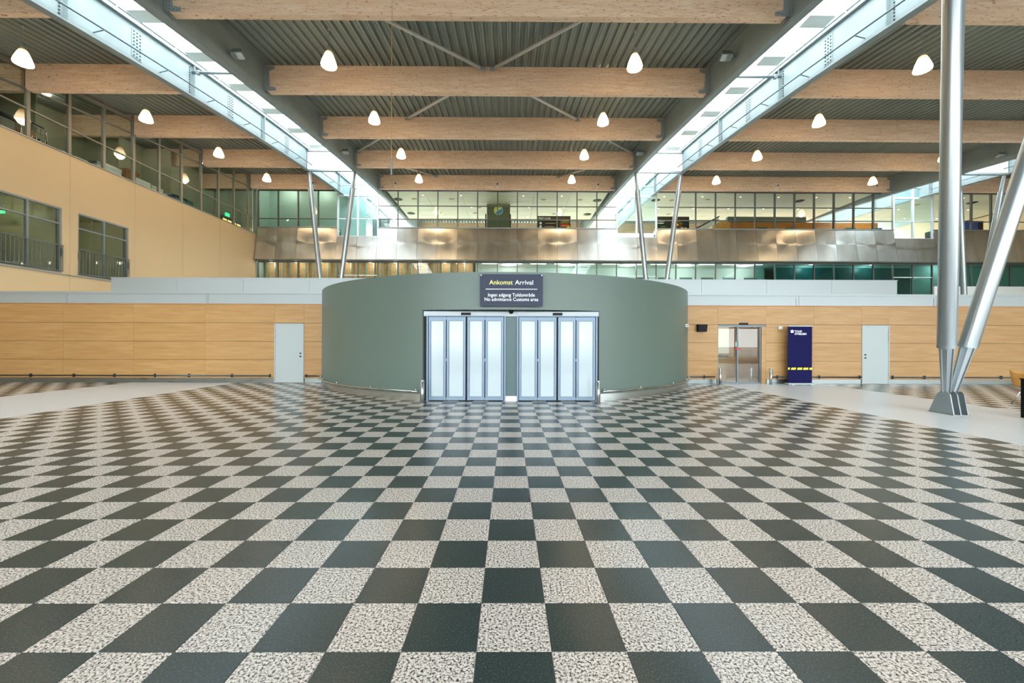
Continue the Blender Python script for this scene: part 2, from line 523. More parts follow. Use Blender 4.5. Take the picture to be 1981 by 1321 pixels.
# bumper rails on the wall
def wall_rail(x0, x1, marks, label):
    r = thing('bumper_rail', (x0, WY - .07, 0.0), label, 'rail', 'bumper rails')
    MB().tube((x0, WY - .075, 0.272), (x1, WY - .075, 0.272), 0.024, n=10).build('rail', M['dark_rail'], r, True)
    for x in marks:
        MB().box(x - .011, x + .011, WY - .09, WY - .004, 0.21, 0.335).build('bracket', M['dark_rail'], r)
wall_rail(-19.9, -9.15, [-18.35, -16.7, -15.15, -13.6, -12.3, -10.65, -9.2], 'long dark bumper rail along the beech wall, at the left of the left grey door')
wall_rail(-7.85, -6.75, [-7.8, -6.9], 'short dark bumper rail between the left grey door and the curved wall')
wall_rail(6.65, 8.0, [6.72, 7.6], 'short dark bumper rail between the curved wall and the glazed door')
wall_rail(10.2, 13.72, [10.45, 12.08, 13.66], 'dark bumper rail behind the navy banner, ending at the right grey door')
wall_rail(14.9, 25.5, [14.95, 16.2, 19.2, 21.0], 'dark bumper rail on the beech wall at the right of the right grey door')

# grey service doors
def grey_door(name, x0, x1, hinge_left, label):
    h = 2.29
    d = struct(name, MB().box(x0 + .03, x1 - .03, WY - .01, WY + .03, 0.01, h - .03), M['door_grey'], label)
    f = MB().box(x0, x0 + .03, WY - .025, WY + .02, 0, h).box(x1 - .03, x1, WY - .025, WY + .02, 0, h).box(x0 + .03, x1 - .03, WY - .025, WY + .02, h - .03, h)
    f.build('door_frame', M['door_grey'], d)
    kx = x1 - .13 if hinge_left else x0 + .13
    hx = x0 + .035 if hinge_left else x1 - .035
    for z in (1.14, 1.02):
        MB().tube((kx, WY - .03, z), (kx, WY - .009, z), 0.03, n=12).build('lock', M['black_plastic'], d)
    for z in (0.35, 1.75, 2.0):
        MB().tube((hx, WY - .03, z - .06), (hx, WY - .03, z + .06), 0.012, n=8).build('hinge', M['shoe_steel'], d)
grey_door('door_4', dl[0], dl[1], True, 'pale grey flush door in the beech wall left of the curved wall')
grey_door('door_5', dr[0], dr[1], False, 'pale grey flush door in the beech wall between banner and tube column')

# glazed sliding door with the room behind it
d = struct('door_3', MB().box(8.14, 10.02, WY + .02, WY + .1, 2.22, 2.29), M['alu_dark'], 'glazed sliding door in the beech wall beside the navy banner')
for x in (8.15, 8.93, 9.82):
    MB().box(x - .025, x + .025, WY + .03, WY + .09, 0.05, 2.22).build('stile', M['alu_dark'], d)
MB().box(8.14, 10.02, WY + .02, WY + .1, 0.0, 0.055).build('threshold', M['alu_dark'], d)
MB().box(9.85, 10.02, WY + .0, WY + .2, 0, 2.22).build('side_jamb', M['beech_panel'], d)
for a, b in ((8.175, 8.905), (8.955, 9.795)):
    MB().box(a, b, WY + .055, WY + .063, 0.055, 2.22).build('pane', M['pane_clear'], d)
MB().box(8.82, 9.04, WY - .02, WY + .02, 1.335, 1.385).build('red_handle', M['door_red'], d)
for a in (8.85, 8.97):
    MB().box(a, a + .035, WY + .02, WY + .03, 1.45, 1.64).build('sticker', M['pale_teal'], d)
MB().bbox(8.97, 9.30, WY - .06, WY + .0, 2.305, 2.37, .008).build('sensor', M['black_plastic'], d)
# room behind the glazed door
rm = wall_office = struct('wall_office', MB().box(7.4, 11.2, 18.6, 18.7, 0, 3.2).box(7.3, 7.4, 15.97, 18.7, 0, 3.2).box(11.2, 11.3, 15.97, 18.7, 0, 3.2), M['beech_panel'], 'beech lined room behind the glazed sliding door')
MB().box(7.4, 9.2, 18.0, 18.1, 1.0, 2.9).build('blind_backing', M['white_paint'], rm)
for i in range(18):
    MB().box(7.5, 9.0, 17.97, 17.99, 1.06 + i * .085, 1.12 + i * .085).build('blind_slat', M['plastic_white'], rm)
cn = thing('reception_counter', (8.6, 17.6, 0), 'beech reception counter seen through the left pane of the glazed door', 'counter')
MB().box(7.5, 9.3, 17.3, 17.85, 0, .98).build('body', M['beech_panel'], cn)
MB().box(7.45, 9.35, 17.25, 17.9, .98, 1.03).build('worktop', M['black_plastic'], cn)
cr = thing('counter_screen', (8.55, 17.5, 1.03), 'small white screen on a dark stand on the reception counter', 'screen')
MB().bbox(8.42, 8.70, 17.48, 17.52, 1.22, 1.42, .01).build('display', M['plastic_white'], cr)
MB().box(8.50, 8.62, 17.44, 17.56, 1.03, 1.22).build('stand', M['cloth_navy'], cr)
bx = thing('arch_panel', (9.6, 18.5, 0), 'tall framed beech panel on the room wall seen through the right pane', 'panel')
MB().bbox(9.35, 10.15, 18.5, 18.6, 1.0, 2.45, .04).build('frame', M['beech_panel'], bx)
MB().box(9.43, 10.07, 18.48, 18.51, 1.1, 2.3).build('inset', M['ceiling_cream'], bx)

# ================================================================== curved wall (arrival rotunda)
DC, DR, DH = (-0.12, 18.16), 7.46, 3.46
def dpt(phi, r, z): return (DC[0] + r * math.sin(phi), DC[1] - r * math.cos(phi), z)
def arc_wall(mbx, a0, a1, r0, r1, z0, z1, n):
    rows_ = []
    for i in range(n + 1):
        a = a0 + (a1 - a0) * i / n
        rows_.append([dpt(a, r1, z0), dpt(a, r1, z1), dpt(a, r0, z1), dpt(a, r0, z0)])
    mbx.strip(rows_, closed=True)
    k = len(mbx.v); mbx._add(rows_[0], [(0, 1, 2, 3)]); mbx._add(rows_[-1], [(3, 2, 1, 0)])
aL = math.asin((-2.33 - DC[0]) / DR); aR = math.asin((2.46 - DC[0]) / DR); aE = math.radians(71.2)
mb = MB()
arc_wall(mb, -aE, aL, DR - .25, DR, 0, DH, 40); arc_wall(mb, aR, aE, DR - .25, DR, 0, DH, 40); arc_wall(mb, aL, aR, DR - .25, DR, 2.47, DH, 26)
mb._add([dpt(-aE + (2 * aE) * i / 60, DR - .01, DH - .25) for i in range(61)], [tuple(range(61))])
drum = struct('wall_curved', mb, M['drum_green'], 'curved sage green wall of the arrival exit in the middle of the hall')
auto_smooth(drum, 30)
for a0, a1, n in ((-aE, aL, 30), (aR, aE, 30)):
    k = MB(); arc_wall(k, a0, a1, DR, DR + .012, 0, 0.185, n); auto_smooth(k.build('kick_plate', M['drum_kick'], drum), 30)
MB().box(-0.095, 0.235, 11.13, 11.35, 0.13, 2.46).build('pier', M['pier_teal'], drum)
MB().box(-0.10, 0.24, 11.12, 11.36, 0.0, 0.13).build('pier_base', M['white_paint'], drum)
MB().box(-0.10, 0.24, 11.06, 11.2, 2.31, 2.44).build('pier_cap', M['ledge_steel'], drum)
MB().box(-2.34, -2.22, 11.10, 11.4, 0, 2.47).build('jamb', M['black_plastic'], drum)
MB().box(2.42, 2.48, 11.12, 11.4, 0, 2.47).build('jamb', M['black_plastic'], drum)

def drum_rail(a0, a1, marks, label, at):
    r = thing('bumper_rail', (at[0], at[1], 0), label, 'rail', 'bumper rails')
    MB().pipe([dpt(a0 + (a1 - a0) * i / 36, DR + .085, 0.265) for i in range(37)], 0.027, 10).build('rail', M['chrome'], r, True)
    for a in marks:
        k = MB(); k.tube(dpt(a, DR, 0.265), dpt(a, DR + .085, 0.265), 0.014, n=8); k.tube(dpt(a, DR + .04, 0.265), dpt(a, DR + .04, 0.34), 0.014, n=8)
        k.build('bracket', M['chrome'], r, True)
rd = math.radians
drum_rail(-rd(69.5), aL - rd(.8), [-rd(66), -rd(57), -rd(45), -rd(31), aL - rd(1.4)], 'chrome bumper rail round the left half of the curved green wall', dpt(-rd(45), DR + .08, 0))
drum_rail(aR + rd(.8), rd(69.5), [aR + rd(1.4), rd(32), rd(46), rd(58), rd(66)], 'chrome bumper rail round the right half of the curved green wall', dpt(rd(45), DR + .08, 0))

# folding doors
def fold_door(name, xs, hx, label):
    x0, x1 = xs[0], xs[-1]
    yd = 11.10
    d = struct(name, MB().box(hx[0], hx[1], yd - .06, yd + .1, 2.305, 2.445), M['alu_blue'], label)
    MB().box(hx[0] - .0, hx[1], yd - .075, yd - .055, 2.325, 2.43).build('header_cover', M['ledge_steel'], d)
    mx = (x0 + x1) / 2
    MB().bbox(mx - .13, mx + .13, yd - .12, yd - .07, 2.34, 2.405, .01).build('sensor', M['black_plastic'], d)
    for x, s in ((x0 - .045, 1), (x1 + .045, -1)):
        MB().box(min(x, x + s * .04), max(x, x + s * .04), yd - .02, yd + .1, 0, 2.31).build('post', M['alu_blue'], d)
    for i in range(4):
        a, b = xs[i] + .013, xs[i + 1] - .013
        if i == 1: b -= .012
        if i == 2: a += .012
        l = MB().box(a, b, yd, yd + .045, 0.02, 0.11).box(a, b, yd, yd + .045, 2.19, 2.295)
        l.box(a, a + .055, yd, yd + .045, 0.11, 2.19).box(b - .055, b, yd, yd + .045, 0.11, 2.19)
        lf = l.build('door_leaf', M['alu_blue'], d)
        MB().box(a + .055, b - .055, yd + .012, yd + .028, 0.11, 2.19).build('pane', M['frosted_glass'], lf)
        g = MB()
        for q in (a + .058, b - .064): g.box(q, q + .006, yd + .004, yd + .012, 0.113, 2.187)
        g.box(a + .058, b - .058, yd + .004, yd + .012, 0.113, 0.119).box(a + .058, b - .058, yd + .004, yd + .012, 2.181, 2.187)
        g.build('gasket', M['black_plastic'], lf)
        if i in (1, 3):
            for z in (0.06, 1.12, 2.25):
                MB().tube((xs[i], yd - .012, z - .03), (xs[i], yd - .012, z + .03), .014, n=8).build('hinge', M['galvanised'], lf)
    MB().box(x0 - .02, x1 + .02, yd + .05, yd + .06, 0.02, 2.3).build('dark_gap', M['black_plastic'], d)
fold_door('door_1', [-2.19, -1.70, -1.15, -0.645, -0.125], (-2.30, -0.095), 'left set of four frosted glass folding doors in the curved wall')
fold_door('door_2', [0.275, 0.80, 1.335, 1.845, 2.385], (0.235, 2.45), 'right set of four frosted glass folding doors in the curved wall')

# sign above the doors
sg = thing('arrival_sign', (0.07, 10.64, 2.55), 'dark slate sign reading Ankomst Arrival above the folding doors', 'sign')
MB().bbox(-0.75, 0.895, 10.60, 10.635, 2.545, 3.385, .004).build('board', M['sign_slate'], sg)
for x in (-.62, .76): MB().box(x - .03, x + .03, 10.635, 10.75, 2.6, 3.33).build('standoff', M['shoe_steel'], sg)
text_on('lettering', 'Ankomst', 0.165, M['sign_yellow'], (-0.505, 10.598, 3.115), sg, 'LEFT', .003, 0.0005, 1.0, 1.0)
text_on('lettering', 'Arrival', 0.165, M['sign_white'], (0.648, 10.598, 3.115), sg, 'RIGHT', .003, 0.0005, 1.0, 1.06)
MB().box(-0.60, 0.745, 10.594, 10.600, 2.985, 3.0).build('rule', M['sign_white'], sg)
text_on('lettering', 'Ingen adgang Toldomr\u00e5de', 0.128, M['sign_white'], (0.07, 10.598, 2.80), sg, 'CENTER', .003, 0.0003, 1.0, .92)
text_on('lettering', 'No admittance Customs area', 0.128, M['sign_white'], (0.07, 10.598, 2.685), sg, 'CENTER', .003, 0.0003, 1.0, .92)
for x in (-.72, .865):
    MB().tube((x, 10.596, 3.355), (x, 10.601, 3.355), .012, n=8).build('screw', M['chrome'], sg)

cd = thing('dome_camera', (0.07, 11.0, 2.44), 'small black dome camera above the pier between the folding doors', 'camera')
MB().lathe([(0.0, -.095), (.03, -.09), (.05, -.07), (.058, -.045), (.058, -.03)], (0.07, 11.0, 2.47), 16).build('dome', M['black_satin'], cd, True)
MB().lathe([(.0, .0), (.066, .0), (.066, -.03), (.058, -.032)], (0.07, 11.0, 2.47), 16).build('mount_ring', M['black_plastic'], cd, True)

# bollards
def bollard_proto(loc, label, h=0.62, r=0.052):
    b = thing('bollard', loc, label, 'bollard', 'steel bollards')
    x, y, z = loc
    MB().tube((x, y, 0), (x, y, h - .05), r, n=20).build('post', M['bollard_steel'], b, True)
    MB().lathe([(r, h - .05), (r * .94, h - .045), (r * .94, h - .038), (r * 1.02, h - .034), (r * 1.02, h - .004), (r * .9, h), (0, h)], (x, y, 0), 20).build('cap', M['bollard_steel'], b, True)
    MB().lathe([(r * 1.25, 0), (r * 1.25, .012), (r, .014)], (x, y, 0), 20).build('foot_ring', M['galvanised'], b, True)
    return b
b0 = bollard_proto((-2.24, 10.58, 0), 'steel bollard at the left end of the folding doors')
dup(b0, (2.33, 10.50, 0), 'steel bollard at the right end of the folding doors')
dup(b0, (8.07, 15.42, 0), 'steel bollard left of the glazed sliding door')
dup(b0, (10.03, 15.46, 0), 'steel bollard between the glazed sliding door and the navy banner')
dup(b0, (9.72, 16.2, 0), 'steel bollard inside the glazed sliding door')

# roll-up banner
bn = thing('rollup_banner', (11.32, 15.45, 0), 'navy roll-up banner with a yellow dashed stripe beside the glazed door', 'banner')
bw0, bw1, by = 10.66, 11.58, 15.42
MB().box(bw0, bw1, by, by + .012, 0.05, 2.23).build('fabric', M['banner_navy'], bn)
MB().bbox(bw0 - .05, bw1 + .04, by - .10, by + .12, 0.02, 0.075, .01).build('base', M['galvanised'], bn)
for x in (bw0 + .1, bw1 - .1):
    MB().box(x - .04, x + .04, by - .16, by + .18, 0, 0.02).build('foot', M['galvanised'], bn)
MB().box(bw0, bw1, by - .012, by + .02, 2.225, 2.25).build('top_bar', M['galvanised'], bn)
MB().tube(((bw0 + bw1) / 2, by + .04, .06), ((bw0 + bw1) / 2, by + .04, 2.23), .012, n=8).build('pole', M['galvanised'], bn)
zs0, zs1 = 0.575, 0.655
for i, (a, b, sl, sr) in enumerate(((0, .05, 0, .03), (.11, .28, .03, .03), (.345, .525, .03, .03), (.575, .755, .03, .03), (.81, .92, .03, 0))):
    MB().prism([(bw0 + a, zs0), (bw0 + b, zs0), (bw0 + min(b + sr, .92), zs1), (bw0 + a + sl, zs1)], 'y', by - .004, by).build('stripe', M['banner_yellow'], bn)
text_on('lettering', 'TOLD', .105, M['sign_white'], (bw0 + .25, by - .003, 2.0), bn, 'LEFT', .002, .0015, 1.0, 1.0)
text_on('lettering', 'STYRELSEN', .105, M['sign_white'], (bw0 + .25, by - .003, 1.905), bn, 'LEFT', .002, .0015, 1.0, .86)
cr = MB()
cx_, cz_ = bw0 + .155, 2.02
pts = [(cx_ + .058 * math.cos(PI * i / 10), cz_ + .0 + .05 * math.sin(PI * i / 10)) for i in range(11)]
cr.prism(pts, 'y', by - .004, by)
cr.prism([(cx_ - .05, cz_ - .035), (cx_ + .05, cz_ - .035), (cx_ + .056, cz_ - .01), (cx_ - .056, cz_ - .01)], 'y', by - .004, by)
cr.box(cx_ - .008, cx_ + .008, by - .004, by, cz_ + .05, cz_ + .085).box(cx_ - .02, cx_ + .02, by - .004, by, cz_ + .062, cz_ + .074)
for s in (-1, 1): cr.box(cx_ + s * .055 - .01, cx_ + s * .055 + .01, by - .004, by, cz_ + .035, cz_ + .06)
cr.build('crown_emblem', M['sign_white'], bn)

sp = thing('wall_speaker', (7.47, WY - .1, 2.02), 'black wedge loudspeaker on the beech wall left of the glazed door', 'speaker')
MB().hexa([(7.31, WY - .17, 2.02), (7.63, WY - .17, 2.02), (7.62, WY - .004, 2.02), (7.32, WY - .004, 2.02), (7.29, WY - .2, 2.30), (7.65, WY - .2, 2.30), (7.64, WY - .004, 2.30), (7.30, WY - .004, 2.30)]).build('cabinet', M['black_satin'], sp)
MB().hexa([(7.33, WY - .178, 2.04), (7.61, WY - .178, 2.04), (7.61, WY - .165, 2.04), (7.33, WY - .165, 2.04), (7.315, WY - .205, 2.28), (7.625, WY - .205, 2.28), (7.625, WY - .19, 2.28), (7.315, WY - .19, 2.28)]).build('grille', M['black_plastic'], sp)
ws = thing('wall_sensor', (10.62, WY - .06, 2.15), 'small white sensor box on the beech wall beside the banner', 'sensor')
MB().bbox(10.48, 10.63, WY - .07, WY - .004, 2.13, 2.23, .01).build('housing', M['plastic_white'], ws)
MB().tube((10.56, WY - .075, 2.17), (10.56, WY - .068, 2.17), .018, n=10).build('lens', M['frame_grey'], ws)
a = math.asin((6.26 - DC[0]) / DR)
ws = thing('wall_sensor', dpt(a, DR + .02, 2.18), 'small white switch box near the right edge of the curved wall', 'sensor')
MB().bbox(6.22, 6.32, dpt(a, DR + .06, 0)[1] - .04, dpt(a, DR - .02, 0)[1] + .02, 2.15, 2.25, .01).build('housing', M['plastic_white'], ws)
MB().box(6.24, 6.30, dpt(a, DR + .06, 0)[1] - .046, dpt(a, DR + .06, 0)[1] - .038, 2.175, 2.225).build('button', M['frame_grey'], ws)

# ================================================================== glass front of the upper floors
KL, KR = -12, 28
SKYK = [(-8, -6), (6, 8), (20, 22)]
def in_sky(k):      # column k..k+1 lies under a skylight
    return any(a <= k < b for a, b in SKYK)
Z_SILL, Z_T2, Z_T1, Z_HEAD = 10.70, 11.38, 12.44, 13.62
Z_SKS, Z_SKH = 9.98, 13.25
# upper glazing
win = struct('window_1', MB().box(gx(KL), gx(-8), Y_GLASS, Y_GLASS + .14, Z_HEAD, Z_HEAD + .16).box(gx(-6), gx(6), Y_GLASS, Y_GLASS + .14, Z_HEAD, Z_HEAD + .16)
             .box(gx(8), gx(20), Y_GLASS, Y_GLASS + .14, Z_HEAD, Z_HEAD + .16).box(gx(22), gx(KR), Y_GLASS, Y_GLASS + .14, Z_HEAD, Z_HEAD + .16), M['frame_grey'], 'upper glass front with dark mullions above the steel fascia')
def gpane(par, k, z0, z1, mt, y=Y_GLASS + .05):
    MB().box(gx(k) + .03, gx(k + 1) - .03, y, y + .012, z0 + .02, z1 - .02).build('pane', M[mt], par)
for k in range(KL, KR + 1):
    if in_sky(k) or in_sky(k - 1): continue
    w = .035 if k < 14 else .05
    MB().box(gx(k) - w, gx(k) + w, Y_GLASS - .02, Y_GLASS + .12, Z_SILL, Z_HEAD).build('mullion', M['frame_grey'], win)
for a, b in ((KL, -8), (-6, 6), (8, 20), (22, KR)):
    tz = [Z_T2] if a == KL else ([Z_T1, Z_T2] if a in (-6, 8) else [Z_T2])
    for z in tz:
        MB().box(gx(a), gx(b), Y_GLASS - .005, Y_GLASS + .09, z - .03, z + .03).build('transom', M['frame_grey'], win)
    MB().box(gx(a), gx(b), Y_GLASS - .08, Y_GLASS + .12, Z_SILL - .06, Z_SILL + .02).build('sill', M['galvanised'], win)
    lv = [Z_SILL] + sorted(tz) + [Z_HEAD]
    for k in range(a, b):
        for z0, z1 in zip(lv[:-1], lv[1:]):
            gpane(win, k, z0, z1, 'pane_green' if a == KL else 'pane_clear')
# white framed bays below the skylights
for q, (a, b) in enumerate(SKYK):
    ws_ = struct('window_%d' % (q + 2), MB().box(gx(a) - .05, gx(b) + .05, Y_GLASS - .08, Y_GLASS + .12, Z_SKH - .06, Z_SKH + .06), M['frame_white'],
                 ('white framed glazing under the left skylight', 'white framed glazing under the middle skylight', 'white framed glazing under the right skylight')[q])
    for k in range(a, b + 1):
        MB().box(gx(k) - .055, gx(k) + .055, Y_GLASS - .06, Y_GLASS + .1, Z_SKS, Z_SKH - .06).build('mullion', M['frame_white'], ws_)
        MB().box(gx(k) - .04, gx(k) + .04, Y_GLASS - .04, Y_GLASS + .1, Z_SKH + .06, 14.9).build('mullion', M['frame_white'], ws_)
    for z in (Z_SKS, Z_T2, 14.1):
        MB().box(gx(a), gx(b), Y_GLASS - .05, Y_GLASS + .1, z - .035, z + .035).build('transom', M['frame_white'], ws_)
    for k in range(a, b):
        for z0, z1 in ((Z_SKS, Z_T2), (Z_T2, Z_SKH), (Z_SKH, 14.1), (14.1, 14.9)):
            gpane(ws_, k, z0, z1, 'pane_blue')
# gable strip above the glazing, behind the last beams
mb = MB()
for a, b in ((gx(KL) - .2, gx(-8)), (gx(-6), gx(6)), (gx(8), gx(20)), (gx(22), 46)):
    mb.box(a, b, Y_GLASS + .02, Y_GLASS + .12, Z_HEAD + .16, rb(Y_GLASS) + BEAM_D)
struct('wall_gable', mb, M['frame_grey'], 'dark closing strip between glass front and roof deck')

# steel fascia: leaning panels
fas = MB()
fas.hexa([(gx(KL), 32.24, 8.06), (46, 32.24, 8.06), (46, 33.2, 8.06), (gx(KL), 33.2, 8.06), (gx(KL), 32.62, 9.97), (46, 32.62, 9.97), (46, 33.2, 9.97), (gx(KL), 33.2, 9.97)])
for a, b in ((KL, -8), (-6, 6), (8, 20), (22, KR)):
    fas.hexa([(gx(a), 32.62, 9.97), (gx(b), 32.62, 9.97), (gx(b), 33.2, 9.97), (gx(a), 33.2, 9.97), (gx(a), 32.66, 10.64), (gx(b), 32.66, 10.64), (gx(b), 33.2, 10.64), (gx(a), 33.2, 10.64)])
wall_fas = struct('wall_fascia', fas, M['dark_slot'], 'leaning band of brushed steel panels between the two rows of windows')
def fy(z): return 32.15 + (z - 8.05) / (10.66 - 8.05) * 0.42
for k in range(KL, KR):
    zt = Z_SKS - .03 if in_sky(k) else 10.65
    x0, x1 = gx(k) + .008, gx(k + 1) - .008
    if k == KL: x0 -= .0
    MB().hexa([(x0, fy(8.05), 8.05), (x1, fy(8.05), 8.05), (x1, fy(8.05) + .03, 8.05), (x0, fy(8.05) + .03, 8.05), (x0, fy(zt), zt), (x1, fy(zt), zt), (x1, fy(zt) + .03, zt), (x0, fy(zt) + .03, zt)]).build('steel_panel', M['brushed_steel'], wall_fas)
MB().box(gx(KL), 46, 32.14, 32.7, 7.96, 8.05).build('drip_edge', M['frame_grey'], wall_fas)

# lower glazing
LZ0, LZ1 = 5.30, 7.93
lw = struct('window_5', MB().box(gx(KL), 46, Y_GLASS, Y_GLASS + .12, LZ1 - .05, LZ1 + .05), M['frame_grey'], 'lower row of windows beneath the steel fascia')
for k in range(KL, KR + 1):
    MB().box(gx(k) - .035, gx(k) + .035, Y_GLASS - .02, Y_GLASS + .1, LZ0, LZ1 - .05).build('mullion', M['frame_grey'], lw)
MB().box(gx(KL), 46, Y_GLASS - .05, Y_GLASS + .12, LZ0 - .08, LZ0).build('sill', M['white_paint'], lw)
for k in range(KL, KR):
    mt = 'pane_clear' if k < 2 else ('pane_green' if k < 13 else 'pane_teal')
    if in_sky(k):
        MB().box(gx(k) + .035, gx(k + 1) - .035, Y_GLASS, Y_GLASS + .08, 6.83, 6.9).build('transom', M['frame_white'], lw)
        gpane(lw, k, LZ0, 6.86, mt); gpane(lw, k, 6.86, LZ1 - .05, mt)
    else:
        gpane(lw, k, LZ0, LZ1 - .05, mt)
struct('wall_parapet', MB().box(gx(22) + .1, 46, Y_GLASS - .06, Y_GLASS + .1, 3.36, 6.15), M['white_paint'], 'white parapet under the lower windows at the far right')
struct('wall_plinth', MB().box(gx(KL), gx(22), Y_GLASS - .02, Y_GLASS + .2, 3.36, 5.22), M['dark_slot'], 'dark wall below the lower windows')

# unfinished rooms behind the lower windows (left): boards and studs
ob = struct('wall_boarded', MB().box(gx(KL), -2.7, 33.55, 33.7, 5.0, 8.1), M['core_dark'], 'bare stud wall with wood boards behind the lower windows')
x = gx(KL) + .05
while x < -3.2:
    w = min(1.22, -2.7 - x)
    MB().box(x + .006, x + w - .006, 33.53, 33.55, 5.0, 8.1).build('board', M['osb'], ob)
    x += 1.22
x = gx(KL) + .35
while x < -2.8:
    MB().box(x - .035, x + .035, 33.30, 33.40, 5.0, 8.1).build('stud', M['stud_steel'], ob)
    x += 0.62
MB().box(gx(-8), gx(-6), 33.30, 33.38, 5.75, 5.83).build('noggin', M['stud_steel'], ob)
# offices behind the lower windows (right)
of = struct('wall_offices', MB().box(-2.6, 22.5, 35.6, 35.7, 5.0, 8.1).box(22.5, 46, 34.2, 34.3, 5.0, 8.1).box(-2.7, -2.6, 33, 35.7, 5, 8.1), M['office_pale'], 'pale office walls behind the lower windows')
for i in range(13):
    MB().box(-2.1 + i * 1.9, -1.0 + i * 1.9, 35.57, 35.6, 6.95, 7.25).build('wall_opening', M['office_dark'], of)
MB().box(22.6, 34, 34.17, 34.2, 5.2, 7.9).build('teal_lining', M['teal'], of)
for i in range(12):
    MB().box(-2.2 + i * 2.0, -0.9 + i * 2.0, 33.6, 33.72, 8.02, 8.05).build('tube_light', M['tube_light'], of)
struct('ceiling_offices', MB().box(gx(KL), 46, 32.75, 36, 8.06, 8.16), M['office_pale'], 'ceiling of the rooms behind the lower windows')
struct('floor_upper', MB().box(gx(KL), 46, 33.2, 50, 9.9, 10.1).box(gx(KL), 46, 32.75, 36, 4.9, 5.0), M['ceiling_cream'], 'floor slabs of the upper storeys')

# upper rear hall: flat cream ceiling, cream tiles, round vents
rc = struct('ceiling_rear', MB().box(-9.9, 8.1, 32.75, 40.5, 13.79, 13.85).box(11.8, 29.8, 32.75, 40.5, 13.79, 13.85).box(33.5, 46, 32.75, 40.5, 13.79, 13.85), M['joint_dark'], 'cream suspended ceiling of the upper hall behind the glass front')
for x0, x1 in ((-9.9, 8.1), (11.8, 29.8), (33.5, 45.5)):
    n = round((x1 - x0) / 3.0); w = (x1 - x0) / n
    for i in range(n):
        for j in range(6):
            MB().box(x0 + w * i + .012, x0 + w * (i + 1) - .012, 32.8 + 1.283 * j + .012, 32.8 + 1.283 * (j + 1) - .012, 13.75, 13.79).build('ceiling_tile', M['ceiling_cream'], rc)
    MB().box(x0, x1, 40.48, 40.56, 13.70, 14.1).build('ceiling_edge', M['white_paint'], rc)
vent = MB().lathe([(0, -.06), (.26, -.05), (.36, -.015), (.38, 0)], (0, 0, 0), 20).mesh('vent', M['vent_dark'], True)
ring = MB().lathe([(0, -.03), (.12, -.035), (.2, -.02), (.24, 0)], (0, 0, 0), 16).mesh('spot_ring', M['vent_brass'], True)
dot = MB().lathe([(0, -.012), (.06, -.012), (.07, 0)], (0, 0, 0), 12).mesh('downlight', M['downlight'], True)
for X, Y in ((-9.5, 34.9), (-9.3, 38.7), (7.6, 34.9), (7.5, 38.75), (12.6, 34.8), (25.0, 34.8), (40.2, 35)):
    place('vent', vent, (X, Y, 13.75), rc)
for X, Y in ((-8.1, 34.8), (-4.9, 34.8), (2.95, 34.85), (6.1, 34.8), (14.0, 34.8), (17.0, 34.65), (-6.6, 38.6), (-3.2, 38.6), (4.3, 38.7), (15.2, 38.6), (36.0, 35.6), (-2.7, 36.9)):
    place('spot_ring', ring, (X, Y, 13.75), rc)
for X in (-7.2, -4.0, 1.2, 4.4, 13.0, 16.2, 19.4, 22.6, 25.8, 28.6, 35, 38.2, 41.4):
    for Y in (33.9, 36.9, 39.6):
        place('downlight', dot, (X + (.6 if Y > 36 else 0), Y, 13.75), rc)
# wall behind the left bay of the upper glass
wall_bay = struct('wall_bay', MB().box(-20.2, gx(-7), 34.4, 34.5, 9.9, 14.4).box(-20.5, -20.2, 32.62, 50, 3, 15.4), M['pale_teal'], 'pale green wall behind the left panes of the upper glass front')

for x0, x1 in ((gx(-7), -10.25), (8.45, 11.45), (30.15, 33.15)):  # added screens hide the sky; the left one's white stands for skylight glow
    struct('added_sky_screen', MB().box(x0, x1, 43.5, 43.6, 9.9, 15.2), M['white_steel' if x0 < 0 else 'glulam'], 'added screen hiding the open sky deep in the upper hall below a skylight')
lk = thing('locker_pair', (-11.3, 36.0, 10.1), 'two pale lockers behind the white framed glazing under the left skylight', 'locker')
for x in (-11.75, -11.0):
    lo_ = MB().bbox(x - .33, x + .33, 36.0, 36.5, 10.1, 12.45, .02).build('locker', M['office_dark'], lk)
    MB().box(x - .28, x + .28, 35.97, 36.0, 10.2, 12.35).build('door', M['rail_grey'], lo_)
# things in the upper rear hall
lc = thing('pillar', (-0.92, 36.2, 10.1), 'olive green pillar with a round yellow and blue emblem behind the glass front', 'pillar')
MB().box(-1.95, 0.10, 36.0, 36.6, 10.1, 13.7).build('shaft', M['olive_column'], lc)
MB().box(-1.96, 0.11, 35.995, 36.0, 13.62, 13.74).build('top_band', M['olive_light'], lc)
for x in (-2.05, .13):
    MB().box(x - .05, x + .05, 36.05, 36.3, 10.9, 12.9).build('side_screen', M['black_satin'], lc)
em = thing('round_emblem', (-0.93, 35.95, 12.85), 'round emblem half yellow half blue with a white wave on the olive pillar', 'emblem')
def disc(mbx, cx, cz, r, y0, y1, a0=0, a1=2 * PI, n=28):
    mbx.prism([(cx + r * math.cos(a0 + (a1 - a0) * i / n), cz + r * math.sin(a0 + (a1 - a0) * i / n)) for i in range(n)], 'y', y0, y1)
    return mbx
disc(MB(), -.93, 13.2, .40, 35.94, 35.99).build('rim', M['sign_white'], em)
disc(MB(), -.93, 13.2, .36, 35.92, 35.94, PI * .25, PI * 1.25).build('yellow_half', M['logo_yellow'], em)
disc(MB(), -.93, 13.2, .36, 35.92, 35.94, -PI * .75, PI * .25).build('blue_half', M['logo_blue'], em)
MB().prism([(-1.14, 13.05), (-.95, 13.2), (-.72, 13.28), (-.62, 13.4), (-.74, 13.38), (-.95, 13.32), (-1.15, 13.12)], 'y', 35.90, 35.92).build('white_wave', M['sign_white'], em)
